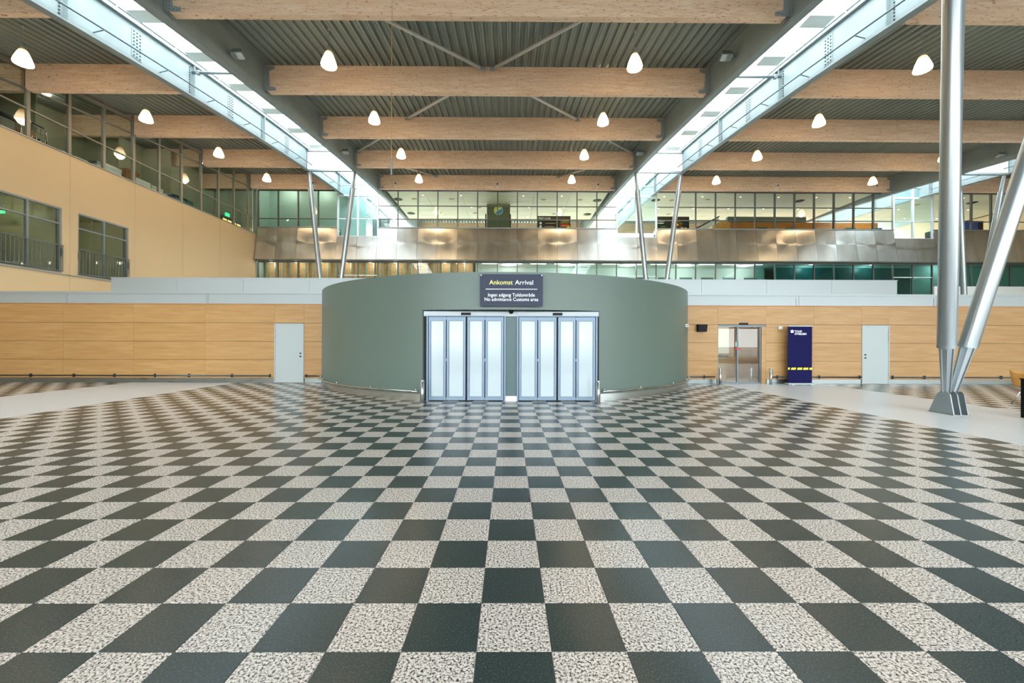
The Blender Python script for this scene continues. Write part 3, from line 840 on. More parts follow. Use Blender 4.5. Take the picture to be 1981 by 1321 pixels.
def poster(x0, x1, z0, z1, y, label, lines, food):
    p_ = thing('food_poster', ((x0 + x1) / 2, y, z0), label, 'poster', 'food posters')
    MB().box(x0, x1, y, y + .05, z0, z1).build('board', M['poster_black'], p_)
    h = z1 - z0
    for s, fx, fz, sz in lines:
        text_on('lettering', s, sz, M['sign_white'], (x0 + fx, y - .004, z0 + fz), p_, 'LEFT', .003, .006)
    for i, (fx, fz, w, hh, mt) in enumerate(food):
        n = 10
        MB().prism([(x0 + fx + w / 2 * math.cos(2 * PI * j / n), z0 + fz + hh / 2 * math.sin(2 * PI * j / n)) for j in range(n)], 'y', y - .012 - .002 * i, y).build('picture', M[mt], p_)
poster(2.60, 5.55, 11.55, 12.88, 36.5, 'black poster with a burger and the words FIRST CLASS behind the glass', [('FIRST CLASS', .06, 1.06, .2)],
       [(2.45, .95, .9, .18, 'poster_orange'), (2.45, .78, 1.0, .14, 'poster_green'), (2.45, .62, .95, .14, 'poster_red'), (2.45, .45, 1.0, .16, 'poster_orange'), (2.75, .3, .3, .2, 'logo_yellow'), (.25, .68, .24, .24, 'sign_white'), (.25, .38, .24, .24, 'sign_white'), (1.15, .68, 1.1, .09, 'vent_brass'), (1.05, .38, 1.0, .08, 'vent_brass')])
poster(13.30, 16.25, 11.55, 12.88, 36.5, 'black poster with a salad picture behind the right back column', [],
       [(.42, .93, .7, .1, 'sign_white'), (.38, .73, .62, .1, 'sign_white'), (2.0, .85, .3, .2, 'poster_red'), (2.2, .7, .3, .2, 'poster_green'), (1.85, .6, .3, .22, 'logo_yellow'), (2.1, .45, .32, .2, 'poster_red'), (1.8, .35, .25, .18, 'poster_green'), (2.6, .25, .3, .2, 'logo_yellow'), (2.3, .3, .2, .16, 'sign_white'), (.6, .42, .6, .1, 'poster_green')])
ct = thing('bar_counter', (25, 37.2, 10.1), 'long wooden bar wall with a dark green top band behind the glass front', 'counter')
MB().box(20.0, 33.8, 37.0, 37.3, 10.1, 12.55).build('wood_front', M['counter_wood'], ct)
MB().box(20.0, 27.2, 36.98, 37.32, 12.55, 13.05).build('green_band', M['office_dark'], ct)
MB().box(18.4, 20.0, 36.6, 37.3, 10.1, 12.45).build('return_panel', M['chair_ply'], ct)
for x in (22.6, 25.2, 30.6, 33.0):
    MB().box(x, x + .75, 36.5, 36.9, 11.55, 11.95).build('seat_back', M['teal'], ct)
st = thing('escalator_side', (17.5, 36.4, 10.1), 'sloping white balustrade climbing beside the wooden bar wall', 'balustrade')
MB().hexa([(16.2, 36.2, 10.9), (18.9, 36.2, 12.35), (18.9, 36.3, 12.35), (16.2, 36.3, 10.9), (15.9, 36.2, 11.25), (18.7, 36.2, 12.75), (18.7, 36.3, 12.75), (15.9, 36.3, 11.25)]).build('panel', M['white_paint'], st)
MB().tube((15.9, 36.18, 11.3), (18.8, 36.18, 12.82), .05, n=8).build('handrail', M['black_plastic'], st)
MB().box(16.2, 18.9, 36.22, 36.28, 10.1, 11.3).build('stringer', M['frame_grey'], st)
kb = thing('blue_kiosk', (41.4, 36.2, 10.1), 'bright blue kiosk with a black side behind the glass at far right', 'kiosk')
MB().box(40.5, 41.75, 35.9, 36.5, 10.1, 12.45).build('body', M['kiosk_blue'], kb)
MB().box(41.76, 42.3, 35.95, 36.5, 10.1, 12.45).build('side', M['black_satin'], kb)
MB().box(40.9, 41.6, 35.88, 35.9, 11.5, 11.62).build('lettering_band', M['sign_white'], kb)

# ================================================================== left gallery wall
LX = -20.2
def ry(Y): return rb(Y) + BEAM_D
W1 = (15.9, 18.48); W2 = (19.16, 21.70); WZ = (4.66, 7.58); RZ = 10.10
wl = MB()
wl.box(LX - .3, LX - .03, Y_FRONT, 32.6, 0, WZ[0]).box(LX - .3, LX - .03, Y_FRONT, 32.6, WZ[1], RZ - .03)
for a, b in ((Y_FRONT, W1[0]), (W1[1], W2[0]), (W2[1], 32.6)):
    wl.box(LX - .3, LX - .03, a, b, *WZ)
wl.box(LX - .3, LX - .03, Y_FRONT, 9.2, RZ - .03, 11.2)
wall_left = struct('wall_left', wl, M['joint_dark'], 'tall cream side wall on the left with two balcony windows')
js = [9.1 + 3.235 * i for i in range(8)]; js[-1] = 32.55
js = [-10.9, -4.0, 2.5] + js
for a, b in zip(js[:-1], js[1:]):
    p_ = MB()
    x0, x1 = LX - .03, LX
    a2, b2 = a + .006, b - .006
    op = None
    if a < 17 < b: op = W1
    elif a < 20 < b: op = W2
    if op is None:
        p_.box(x0, x1, a2, b2, 0, RZ)
    else:
        o0, o1 = max(op[0], a2), min(op[1], b2)
        p_.box(x0, x1, a2, b2, 0, WZ[0]).box(x0, x1, a2, b2, WZ[1], RZ)
        if o0 > a2: p_.box(x0, x1, a2, o0, *WZ)
        if o1 < b2: p_.box(x0, x1, o1, b2, *WZ)
    p_.build('wall_panel', M['cream_wall'], wall_left)
MB().box(LX - .05, LX + .06, 9.1, 32.5, RZ, RZ + .04).build('coping', M['galvanised'], wall_left)
MB().tube((LX + .03, W1[0], 4.60), (LX + .03, 22.5, 4.60), .025, n=8).build('pipe', M['shoe_steel'], wall_left)

# balcony windows
def balcony(name, y0, y1, label, rlabel):
    w = struct(name, MB().box(LX - .16, LX - .02, y0, y1, WZ[1] - .07, WZ[1]).box(LX - .16, LX - .02, y0, y1, WZ[0], WZ[0] + .05), M['galvanised'], label)
    ym = y0 + (y1 - y0) * .5
    for y in (y0 + .035, ym, y1 - .035):
        MB().box(LX - .15, LX - .03, y - .035, y + .035, WZ[0] + .05, WZ[1] - .07).build('mullion', M['galvanised'], w)
    MB().box(LX - .14, LX - .04, y0, y1, 6.84, 6.90).build('transom', M['galvanised'], w)
    MB().box(LX - .1, LX - .09, y0 + .07, y1 - .07, 6.90, WZ[1] - .07).build('pane', M['pane_clear'], w)
    for a, b in ((y0 + .07, ym - .035), (ym + .035, y1 - .07)):
        MB().box(LX - .1, LX - .09, a, b, WZ[0] + .05, 6.84).build('pane', M['pane_clear'], w)
    r = thing('balcony_railing', (LX + .05, (y0 + y1) / 2, 4.7), rlabel, 'railing', 'balcony railings')
    MB().box(LX + .03, LX + .08, y0, y1, 5.86, 5.90).build('top_rail', M['rail_grey'], r)
    MB().box(LX + .03, LX + .08, y0, y1, 4.72, 4.76).build('bottom_rail', M['rail_grey'], r)
    n = int((y1 - y0) / .147)
    for i in range(n + 1):
        y = y0 + .02 + (y1 - y0 - .04) * i / n
        MB().box(LX + .047, LX + .063, y - .013, y + .013, 4.76, 5.86).build('baluster', M['rail_grey'], r)
    for y in (y0 + .03, y1 - .03):
        MB().box(LX, LX + .05, y - .03, y + .03, 5.4, 5.75).build('fixing', M['rail_grey'], r)
balcony('window_6', W1[0], W1[1], 'nearer balcony window in the cream side wall', 'grey bar railing of the nearer balcony window')
balcony('window_7', W2[0], W2[1], 'farther balcony window in the cream side wall', 'grey bar railing of the farther balcony window')
rm = struct('wall_room', MB().box(-24.3, -24.2, 14.5, 23, 4.5, 8.4), M['room_olive'], 'olive back wall of the rooms behind the balcony windows')
for yy in (14.5, 18.75, 22.9):
    struct('wall_room_side', MB().box(-24.2, LX - .3, yy, yy + .1, 4.6, 8.2), M['room_olive'], 'olive cross wall between the rooms behind the balcony windows')
struct('ceiling_room', MB().box(-24.2, LX - .3, 14.5, 23, 8.2, 8.4), M['room_olive'], 'ceiling of the rooms behind the balcony windows')
struct('floor_room', MB().box(-24.2, LX - .3, 14.5, 23, 4.4, 4.6), M['room_olive'], 'floor of the rooms behind the balcony windows')
for y in (16.6, 17.7, 20.9):
    MB().box(-24.2, -24.15, y, y + .95, 4.6, 6.8).build('door_leaf', M['office_dark'], rm)
MB().box(-24.15, -24.12, 17.35, 17.65, 5.85, 6.15).build('notice', M['sign_white'], rm)
es = thing('exit_sign', (-22.6, 18.2, 7.3), 'green exit sign hanging inside the nearer balcony window', 'sign')
MB().box(-22.8, -22.58, 18.3, 18.34, 7.28, 7.40).build('light_box', M['exit_green'], es)
MB().tube((-22.7, 18.32, 7.42), (-22.7, 18.32, 8.2), .012, n=6).build('hanger', M['shoe_steel'], es)
ch = thing('red_chair', (-21.3, 16.6, 4.6), 'red chair just inside the nearer balcony window', 'chair')
MB().bbox(-21.6, -21.15, 16.35, 16.8, 5.02, 5.1, .02).build('seat', M['door_red'], ch)
MB().bbox(-21.65, -21.6, 16.35, 16.8, 5.1, 5.55, .02).build('backrest', M['door_red'], ch)
for x, y in ((-21.6, 16.4), (-21.2, 16.4), (-21.6, 16.75), (-21.2, 16.75)):
    MB().tube((x, y, 4.6), (x, y, 5.03), .015, n=6).build('leg', M['chrome'], ch)

# gallery ribbon window following the roof
GM = [17.17 - 1.6 * 2 + 1.6 * i for i in range(13)]; GM[-1] = 32.5
gw = struct('window_8', MB().hexa([(LX - .1, GM[0], ry(GM[0]) - .16), (LX + .02, GM[0], ry(GM[0]) - .16), (LX + .02, 32.5, ry(32.5) - .16), (LX - .1, 32.5, ry(32.5) - .16), (LX - .1, GM[0], ry(GM[0])), (LX + .02, GM[0], ry(GM[0])), (LX + .02, 32.5, ry(32.5)), (LX - .1, 32.5, ry(32.5))]), M['gallery_frame'], 'gallery window band along the top of the cream side wall')
for y in GM:
    MB().box(LX - .1, LX + .03, y - .06, y + .06, RZ + .04, ry(y) - .05).build('mullion', M['gallery_frame'], gw)
def slope(mbx, y0, y1, f0, f1, x0, x1):
    return mbx.hexa([(x0, y0, f0(y0)), (x1, y0, f0(y0)), (x1, y1, f0(y1)), (x0, y1, f0(y1)), (x0, y0, f1(y0)), (x1, y0, f1(y0)), (x1, y1, f1(y1)), (x0, y1, f1(y1))])
tr1 = lambda y: rb(y) + .14
for y0, y1 in zip(GM[:-1], GM[1:]):
    MB().box(LX - .07, LX + .02, y0 + .04, y1 - .04, 11.29, 11.35).build('transom', M['gallery_frame'], gw)
    slope(MB(), y0 + .04, y1 - .04, lambda y: tr1(y) - .035, lambda y: tr1(y) + .035, LX - .07, LX + .02).build('transom', M['gallery_frame'], gw)
    MB().box(LX - .03, LX - .02, y0 + .04, y1 - .04, RZ + .04, 11.29).build('pane', M['pane_clear'], gw)
    slope(MB(), y0 + .04, y1 - .04, lambda y: 11.35, lambda y: tr1(y) - .035, LX - .03, LX - .02).build('pane', M['pane_clear'], gw)
    slope(MB(), y0 + .04, y1 - .04, lambda y: tr1(y) + .035, lambda y: ry(y) - .16, LX - .03, LX - .02).build('pane', M['pane_clear'], gw)
gal = struct('wall_gallery', MB().box(-23.9, -23.8, 9, 33, 9.8, 15), M['room_green'], 'pale green back wall of the gallery behind the window band')
struct('floor_gallery', MB().box(-23.8, LX - .31, 9, 33, 9.7, 9.9), M['room_green'], 'floor of the gallery behind the window band')
struct('wall_gallery_end', MB().box(-23.8, LX - .5, 9.0, 9.1, 9.9, 12.5), M['room_green'], 'near end wall of the gallery')
struct('wall_gallery_end', MB().box(-23.8, LX - .5, 32.9, 33.0, 9.9, 14.8), M['room_green'], 'far end wall of the gallery')
for y in (18.9, 22.9, 26.4):
    MB().box(-23.8, -21.9, y, y + .08, 9.9, rb(y) + .9).build('partition', M['room_green'], gal)
for y in (27.9, 29.6):
    MB().box(-23.8, -23.75, y, y + 1.1, 9.9, 12.0).build('door_leaf', M['office_dark'], gal)

def room_or_fill_lamp(par, x, y, z, w, col=(1.0, .93, .8)):  # dome with point light
    MB().lathe([(0, -.07), (.12, -.06), (.17, -.02), (.18, 0)], (x, y, z), 16).build('room_or_fill_lamp', M['downlight'], par, True)
    ld = bpy.data.lights.new('room_light', 'POINT'); ld.energy = w; ld.color = col; ld.shadow_soft_size = .15
    lo = bpy.data.objects.new('room_light', ld); COL.objects.link(lo); lo.parent = par; lo.location = (x, y, z - .2)
for y in (9.8, 14.6, 19.6, 24.5, 29.3):
    room_or_fill_lamp(gal, -22.2, y, ry(y) - .02, 16)  # unseen lamps, added to brighten the gallery behind its glass
for y in (17.4, 21.0):
    room_or_fill_lamp(rm, -22.6, y, 8.2, 9)
for x in (-19.2, -17.2, -15.2, -13.2, -11.2, -9.2, -7.2, -5.2, -3.6):
    room_or_fill_lamp(ob, x, 32.95, 8.06, 11, (1, .97, .92))  # unseen lamps, added so the boards and studs come out brighter
room_or_fill_lamp(wall_office, 9.2, 16.9, 3.18, 40)  # lamp added to light the room behind the glazed door
for x in (-18.4, -15.6):
    room_or_fill_lamp(wall_bay, x, 33.4, 14.4, 40)  # added fill for the dim pale green wall behind the left panes
for x in (0, 5, 10, 15, 20):
    room_or_fill_lamp(of, x, 34.2, 8.06, 45, (.92, .95, 1))
for x in (25, 30, 36):
    room_or_fill_lamp(of, x, 33.4, 8.06, 25, (.92, .95, 1))
# stored things on the gallery
def simple_box(name, x0, x1, y0, y1, z0, z1, mt, lid_mt, label, cat, grp='goods stored on the gallery'):
    t_ = thing(name, ((x0 + x1) / 2, (y0 + y1) / 2, z0), label, cat, grp)
    h = z1 - z0
    MB().bbox(x0, x1, y0, y1, z0, z1 - h * .18, .01).build('body', M[mt], t_)
    MB().bbox(x0 - .015, x1 + .015, y0 - .015, y1 + .015, z1 - h * .18, z1, .01).build('lid', M[lid_mt], t_)
    return t_
GZ = 9.9
tl = thing('luggage_trolley', (-21.03, 18.0, GZ), 'chrome luggage trolley with bags behind the gallery window', 'trolley')
k = MB()
for y in (17.55, 17.72, 17.89, 18.06, 18.23, 18.40): k.tube((-20.88, y, GZ + .25), (-20.88, y, GZ + 1.12), .013, n=6)
for z in (.35, .62, .88): k.tube((-20.88, 17.55, GZ + z), (-20.88, 18.40, GZ + z), .012, n=6)
k.build('grille', M['chrome'], tl, True)
MB().pipe([(-20.88, 17.5, GZ + .2), (-20.88, 17.5, GZ + 1.05), (-20.88, 17.6, GZ + 1.16), (-20.88, 18.35, GZ + 1.16), (-20.88, 18.45, GZ + 1.05), (-20.88, 18.45, GZ + .2)], .022, 8).build('hoop', M['chrome'], tl, True)
MB().box(-20.91, -20.85, 17.62, 18.33, GZ + 1.17, GZ + 1.23).build('grip', M['cloth_navy'], tl)
MB().box(-21.58, -20.90, 17.55, 18.4, GZ + .14, GZ + .2).build('platform', M['chrome'], tl)
for y in (17.65, 18.3):
    for x in (-21.48, -20.98):
        MB().tube((x, y - .02, GZ + .07), (x, y + .02, GZ + .07), .07, n=10).build('wheel', M['black_plastic'], tl)
sc_ = thing('suitcase', (-21.23, 18.05, GZ + .2), 'tan and dark suitcase lying on the luggage trolley', 'suitcase')
MB().bbox(-21.53, -20.96, 17.75, 18.1, GZ + .2, GZ + .85, .03).build('shell', M['cloth_orange'], sc_)
MB().bbox(-21.53, -20.96, 18.12, 18.36, GZ + .2, GZ + .7, .03).build('side_bag', M['cloth_navy'], sc_)
bp = thing('machine', (-21.18, 16.9, GZ), 'dark padded machine beside the luggage trolley', 'machine')
MB().bbox(-21.48, -20.88, 16.5, 17.3, GZ, GZ + .95, .03).build('body', M['frame_grey'], bp)
MB().bbox(-21.28, -20.83, 16.7, 17.35, GZ + .95, GZ + 1.12, .05).build('pad', M['cloth_navy'], bp)
wb = thing('white_bundle', (-20.83, 19.5, RZ), 'long white wrapped bundle lying on the gallery sill', 'bundle', 'goods stored on the gallery')
MB().prism([(-21.03, GZ), (-20.63, GZ), (-20.61, GZ + .32), (-20.73, GZ + .52), (-20.96, GZ + .52), (-21.06, GZ + .3)], 'y', 18.95, 20.1).build('wrap', M['plastic_white'], wb)
MB().prism([(-21.07, GZ + .1), (-20.59, GZ + .1), (-20.59, GZ + .36), (-20.73, GZ + .54), (-20.97, GZ + .54), (-21.08, GZ + .33)], 'y', 19.4, 19.46).build('strap', M['rail_grey'], wb)
simple_box('storage_box', -21.08, -20.68, 20.5, 20.75, GZ, 10.62, 'plastic_white', 'rail_grey', 'small white box at the start of the white crates on the gallery', 'box')
simple_box('storage_crate', -21.08, -20.63, 20.85, 21.75, GZ, 10.68, 'plastic_white', 'plastic_white', 'long white crate on the gallery left of the brown carton', 'crate')
simple_box('carton', -21.18, -20.73, 22.15, 22.9, GZ, 10.95, 'cardboard', 'cardboard', 'brown cardboard carton on the gallery behind the window', 'carton')
simple_box('storage_crate', -20.70, -20.56, 22.5, 23.4, GZ, 10.6, 'plastic_white', 'plastic_white', 'white crate on the gallery in front of the brown carton', 'crate')
simple_box('storage_box', -21.18, -20.78, 23.75, 24.5, GZ, 10.66, 'plastic_white', 'ceiling_cream', 'white box on the gallery between carton and dark case', 'box')
simple_box('dark_case', -21.18, -20.68, 25.3, 26.2, GZ, 10.66, 'cloth_navy', 'black_plastic', 'dark case on the gallery near the double doors', 'case')
mbx = thing('menu_board', (-21.2, 31.0, 10.2), 'row of lit menu pictures at the far end of the gallery', 'menu board')
MB().box(-21.25, -21.2, 30.1, 32.3, 10.0, 10.9).build('board', M['poster_black'], mbx)
for i in range(4):
    MB().box(-21.19, -21.17, 30.2 + i * .52, 30.6 + i * .52, 10.2, 10.7).build('picture', M['menu_glow'], mbx)
es = thing('exit_sign', (-21.6, 31.2, 11.2), 'green exit sign at the far end of the gallery', 'sign')
MB().box(-21.6, -21.5, 31.0, 31.4, 11.1, 11.35).build('light_box', M['exit_green'], es)
MB().tube((-21.55, 31.2, 11.35), (-21.55, 31.2, 13.4), .012, n=6).build('hanger', M['shoe_steel'], es)
struct('wall_right', MB().box(46.0, 46.3, Y_FRONT, 50, 0, 15.5), M['cream_wall'], 'unseen cream side wall at the far right, added to block light')  # unseen wall, put in to keep light from leaking in at the right

# ================================================================== roof
# corrugated deck
def deck(name_lbl, x0, x1):
    pitch = 0.33
    n = max(1, round((x1 - x0) / pitch)); w = (x1 - x0) / n
    prof = []
    for i in range(n):
        a = x0 + w * i
        prof += [(a, .11), (a + w * .34, .11), (a + w * .44, 0.0), (a + w * .56, 0.0), (a + w * .58, .02), (a + w * .66, .02), (a + w * .68, 0), (a + w * .9, 0.0)]
    prof.append((x1, .11))
    ys = [Y_FRONT + (Y_REAR - Y_FRONT) * i / 30 for i in range(31)]
    rows_ = [[(x, y, ry(y) + dz) for x, dz in prof] for y in ys]
    m_ = MB().strip(rows_)
    # upper skin so that the roof is solid
    m_.strip([[(x0, y, ry(y) + .3), (x1, y, ry(y) + .3)] for y in ys])
    return struct('ceiling', m_, M['corrugated_steel'], name_lbl)
deck('corrugated steel roof deck over the left bay', -23.9, GIRDERS[0])
deck('corrugated steel roof deck over the middle bay', GIRDERS[1], GIRDERS[2])
deck('corrugated steel roof deck over the wide right bay', GIRDERS[3], GIRDERS[4])
deck('corrugated steel roof deck over the far right bay', GIRDERS[5], 46.2)

# plate girders
def girder(x, label, inward):
    g = thing('girder_beam', (x, 12.0, rb(12.0) - .22), label, 'girder', 'plate girders beside the skylights')
    ys = [Y_FRONT + (Y_REAR - Y_FRONT) * i / 40 for i in range(41)]
    zb = lambda y: rb(y) - .22
    zt = lambda y: rb(y) + 1.16
    def sweep(x0, x1, f0, f1):
        return MB().strip([[(x0, y, f0(y)), (x1, y, f0(y)), (x1, y, f1(y)), (x0, y, f1(y))] for y in ys], closed=True)
    sweep(x - .012, x + .012, lambda y: zb(y) + .03, lambda y: zt(y) - .03).build('web', M['girder_paint'], g)
    sweep(x - .14, x + .14, zb, lambda y: zb(y) + .035).build('bottom_flange', M['girder_paint'], g)
    sweep(x - .14, x + .14, lambda y: zt(y) - .035, zt).build('top_flange', M['girder_paint'], g)
    for k in range(-1, 6):
        y = 12.1 + 4.9 * k + .1
        # stiffener on the skylight side and bolts along it
        s = inward
        xa, xb = (x + s * .012, x + s * .13)
        MB().box(min(xa, xb), max(xa, xb), y - .012, y + .012, zb(y) + .035, zt(y) - .035).build('stiffener', M['girder_paint'], g)
        bt = MB()
        for i in range(11):
            z = zb(y) + .16 + i * .102
            bt.box(min(x + s * .012, x + s * .035), max(x + s * .012, x + s * .035), y - .17, y - .13, z - .02, z + .02)
        if k >= 0:
            b_o = bt.build('bolt_row', M['bolt_steel'], g); b_o['kind'] = 'stuff'
        # field splice halfway
        y2 = y + 2.35
        if k in (0, 1, 2):
            xa, xb = (x + s * .012, x + s * .026)
            sp_ = MB().box(min(xa, xb), max(xa, xb), y2 - .2, y2 + .2, zb(y2) + .2, zt(y2) - .2).build('splice_plate', M['girder_paint'], g)
            bt = MB()
            for i in range(8):
                for j in range(3):
                    z = zb(y2) + .26 + i * .122
                    yy = y2 - .12 + j * .12
                    bt.box(min(x + s * .026, x + s * .045), max(x + s * .026, x + s * .045), yy - .02, yy + .02, z - .018, z + .018)
            b_o = bt.build('bolt_row', M['bolt_steel'], sp_); b_o['kind'] = 'stuff'
girder(GIRDERS[0], 'outer plate girder of the left skylight, on the gallery side', 1)
girder(GIRDERS[1], 'inner plate girder of the left skylight, on the middle bay side', -1)
girder(GIRDERS[2], 'inner plate girder of the middle skylight, on the middle bay side', 1)
girder(GIRDERS[3], 'outer plate girder of the middle skylight, on the right bay side', -1)
girder(GIRDERS[4], 'near plate girder of the far right skylight', 1)
girder(GIRDERS[5], 'far plate girder of the far right skylight', -1)

# skylights between the girder pairs
def skylight(xa, xb, outer, label):
    s = thing('roof_skylight', ((xa + xb) / 2, 12, rb(12) + 1.16), label, 'skylight', 'skylights')
    zt = lambda y: rb(y) + 1.16
    zg = lambda y: rb(y) + 1.46
    ys = [Y_FRONT + (Y_REAR - Y_FRONT) * i / 40 for i in range(41)]
    for x0, x1 in ((xa - .14, xa - .08), (xb + .08, xb + .14)):
        MB().strip([[(x0, y, zt(y)), (x1, y, zt(y)), (x1, y, zg(y)), (x0, y, zg(y))] for y in ys], closed=True).build('curb', M['white_steel'], s)
    p_ = 2.45
    y = 16.03 + .28 - 2.45 * 11
    while y < Y_REAR:
        MB().box(xa - .12, xb + .12, y - .02, y + .02, zg(y) - .07, zg(y)).build('rafter', M['white_steel'], s)
        if y + p_ < Y_REAR:
            slope(MB(), y + .03, y + p_ - .03, lambda q: zg(q) - .03, lambda q: zg(q) - .018, xa - .12, xb + .12).build('pane', M['pane_roof'], s)
        y += p_
    # square vent plates beside the outer girder
    sg_ = 1 if outer == xa else -1
    for i in range(-3, 6):
        y = 16.03 + 2.45 * i
        x0, x1 = outer + sg_ * .5, outer + sg_ * 1.4
        MB().box(min(x0, x1), max(x0, x1), y, y + .55, zt(y) - .08, zt(y) - .04).build('vent_plate', M['skylight_panel'], s)
        xm = outer + sg_ * 1.75
        MB().tube((xm, y + .3, zg(y) - .06), (xm, y + .75, zt(y) - .12), .012, n=6).build('opener_rod', M['rail_grey'], s)
    # tie tube and the closing plate over the columns
    MB().tube((xa + .02, 17.1, rb(17) + .85), (xb - .02, 17.1, rb(17) + .85), .06, n=10).build('tie_tube', M['galvanised'], s, True)
    for x, q in ((xa, 1), (xb, -1)):
        MB().box(min(x + q * .2, x + q * .34), max(x + q * .2, x + q * .34), 17.03, 17.17, rb(17) + .77, rb(17) + .93).build('tie_bracket', M['galvanised'], s)
    yc = 26.78
    MB().box(xa + .02, xb - .02, yc, yc + .05, rb(yc) - .16, rb(yc) + 1.06).build('closing_plate', M['white_steel'], s)
    MB().box(xa, xb, yc - .08, yc + .1, rb(yc) + 1.0, rb(yc) + 1.12).build('cross_bar', M['galvanised'], s)
    MB().box(xa, xb, yc - .08, yc + .1, rb(yc) - .3, rb(yc) - .18).build('cross_bar', M['galvanised'], s)
    disc(MB(), (xa + xb) / 2 + sg_ * -.35, rb(yc) + .62, .22, yc - .02, yc).build('hatch', M['skylight_panel'], s)
    # service pipe on brackets along the outer girder
    MB().pipe([(outer + sg_ * .32, y, rb(y) + .12) for y in [5 + 2.0 * i for i in range(14)] + [31.5]], .03, 8).build('service_pipe', M['pipe_grey'], s, True)
    for i in range(-3, 7):
        y = 15.5 + 2.45 * i
        MB().tube((outer + sg_ * .02, y, rb(y) + .0), (outer + sg_ * .34, y, rb(y) + .08), .018, n=6).build('pipe_bracket', M['pipe_grey'], s)
skylight(GIRDERS[0], GIRDERS[1], GIRDERS[0], 'long white skylight at the left between gallery bay and middle bay')
skylight(GIRDERS[2], GIRDERS[3], GIRDERS[3], 'long white skylight between the middle bay and the right bay')
skylight(GIRDERS[4], GIRDERS[5], GIRDERS[5], 'skylight at the far right behind the big tube column')

# glulam beams with steel shoes
ORD = ['first', 'second', 'third', 'fourth', 'fifth']
def shoe(par, x, s, y, zb):
    """steel plate at a beam end; s = +1 when the beam runs to +x"""
    def q(dx): return x + s * dx
    for y0, y1 in ((y - .012, y), (y + .2, y + .212)):
        poly = [(q(.0), zb + .06), (q(.42), zb + .06), (q(.40), zb + .19), (q(.16), zb + .24), (q(.13), zb + .88), (q(.36), zb + .96), (q(.36), zb + 1.08), (q(0), zb + 1.08)]
        if s < 0: poly = poly[::-1]
        if y0 < y:
            o_ = MB().prism(poly, 'y', y0, y1).build('steel_shoe', M['shoe_steel'], par)
            bt = MB()
            for i in range(9):
                bx_ = q(.06); bz = zb + .14 + i * .105
                bt.box(bx_ - .014, bx_ + .014, y0 - .012, y0, bz - .014, bz + .014)
            for bx_ in (q(.2), q(.32)):
                for bz in (zb + .12, zb + 1.02): bt.box(bx_ - .014, bx_ + .014, y0 - .012, y0, bz - .014, bz + .014)
            b_o = bt.build('bolt_row', M['galvanised'], o_); b_o['kind'] = 'stuff'
    xx = sorted((q(-.03), q(0)))
    MB().box(xx[0], xx[1], y - .08, y + .28, zb + .02, zb + 1.1).build('end_plate', M['shoe_steel'], par)
def beam(x0, x1, k, where, shoes=(True, True)):
    y = 12.1 + 4.9 * k
    z = rb(y)
    t_ = thing('glulam_beam', ((x0 + x1) / 2, y, z), where, 'beam', 'glulam roof beams')
    a, b = (x0 + .0, x1 - .0)
    c = .12
    MB().prism([(a, z + c), (a + c, z), (b - c, z), (b, z + c), (b, z + BEAM_D), (a, z + BEAM_D)], 'y', y, y + .2).build('timber', M['glulam'], t_)
    if shoes[0]: shoe(t_, x0, 1, y, z)
    if shoes[1]: shoe(t_, x1, -1, y, z)
for k in range(5):
    far_ = ['nearest the camera', 'second from the camera', 'third from the camera', 'fourth from the camera', 'right above the glass front'][k]
    beam(GIRDERS[1] + .05, GIRDERS[2] - .05, k, 'knotty glulam roof beam of the middle bay, ' + far_)
    beam(-20.12, GIRDERS[0] - .05, k, 'short glulam roof beam of the left gallery bay, ' + far_, (False, True))
    beam(GIRDERS[3] + .05, GIRDERS[4] - .05, k, 'long glulam roof beam of the right bay, ' + far_)
for k in (3, 4):
    beam(GIRDERS[5] + .05, 46.0, k, ('glulam roof beam of the far right bay, the nearer one', 'glulam roof beam of the far right bay above the glass front')[k - 3], (True, False))
for k in range(0, 5):
    y = 12.1 + 4.9 * k; z = rb(y)
    b_ = thing('glulam_beam', (-22, y, z), 'beam end inside the gallery behind the ' + ['nearest', 'second', 'third', 'fourth', 'farthest'][k] + ' left bay beam', 'beam', 'beam ends inside the gallery')
    MB().box(-23.8, LX - .12, y, y + .2, z, z + BEAM_D).build('timber', M['glulam'], b_)
for xa, xb, lab in ((GIRDERS[1] + .05, GIRDERS[2] - .05, 'glulam beam deep in the upper hall, seen through the middle glass front'), (GIRDERS[3] + .05, GIRDERS[4] - .05, 'glulam beam deep in the upper hall, seen through the right glass front')):
    beam(xa, xb, 7, lab, (False, False))
struct('wall_rear', MB().box(-20, 46, 49.0, 49.2, 0, 10.2), M['ceiling_cream'], 'low wall at the back of the upper hall')

# diagonal roof bracing
bz = lambda y: rb(y) + BEAM_D - .17
C0 = (GIRDERS[1] + GIRDERS[2]) / 2
def brace(p, q, label):
    t_ = thing('roof_brace', ((p[0] + q[0]) / 2, (p[1] + q[1]) / 2, bz((p[1] + q[1]) / 2)), label, 'brace', 'diagonal roof braces')
    a = Vector((p[0], p[1], bz(p[1]))); b = Vector((q[0], q[1], bz(q[1]))); d = (b - a).normalized()
    MB().tube(a + d * .3, b - d * .3, .07, n=12).build('tube', M['brace_steel'], t_, True)
    for e, s in ((a, 1), (b, -1)):
        MB().tube(e + d * s * .06, e + d * s * .34, .028, n=8).build('fork_end', M['shoe_steel'], t_, True)
        w = e + d * s * .1
        MB().box(w.x - .1, w.x + .1, w.y - .05, w.y + .05, w.z - .06, w.z + .06).build('gusset', M['shoe_steel'], t_)
Yb = BEAM_Y
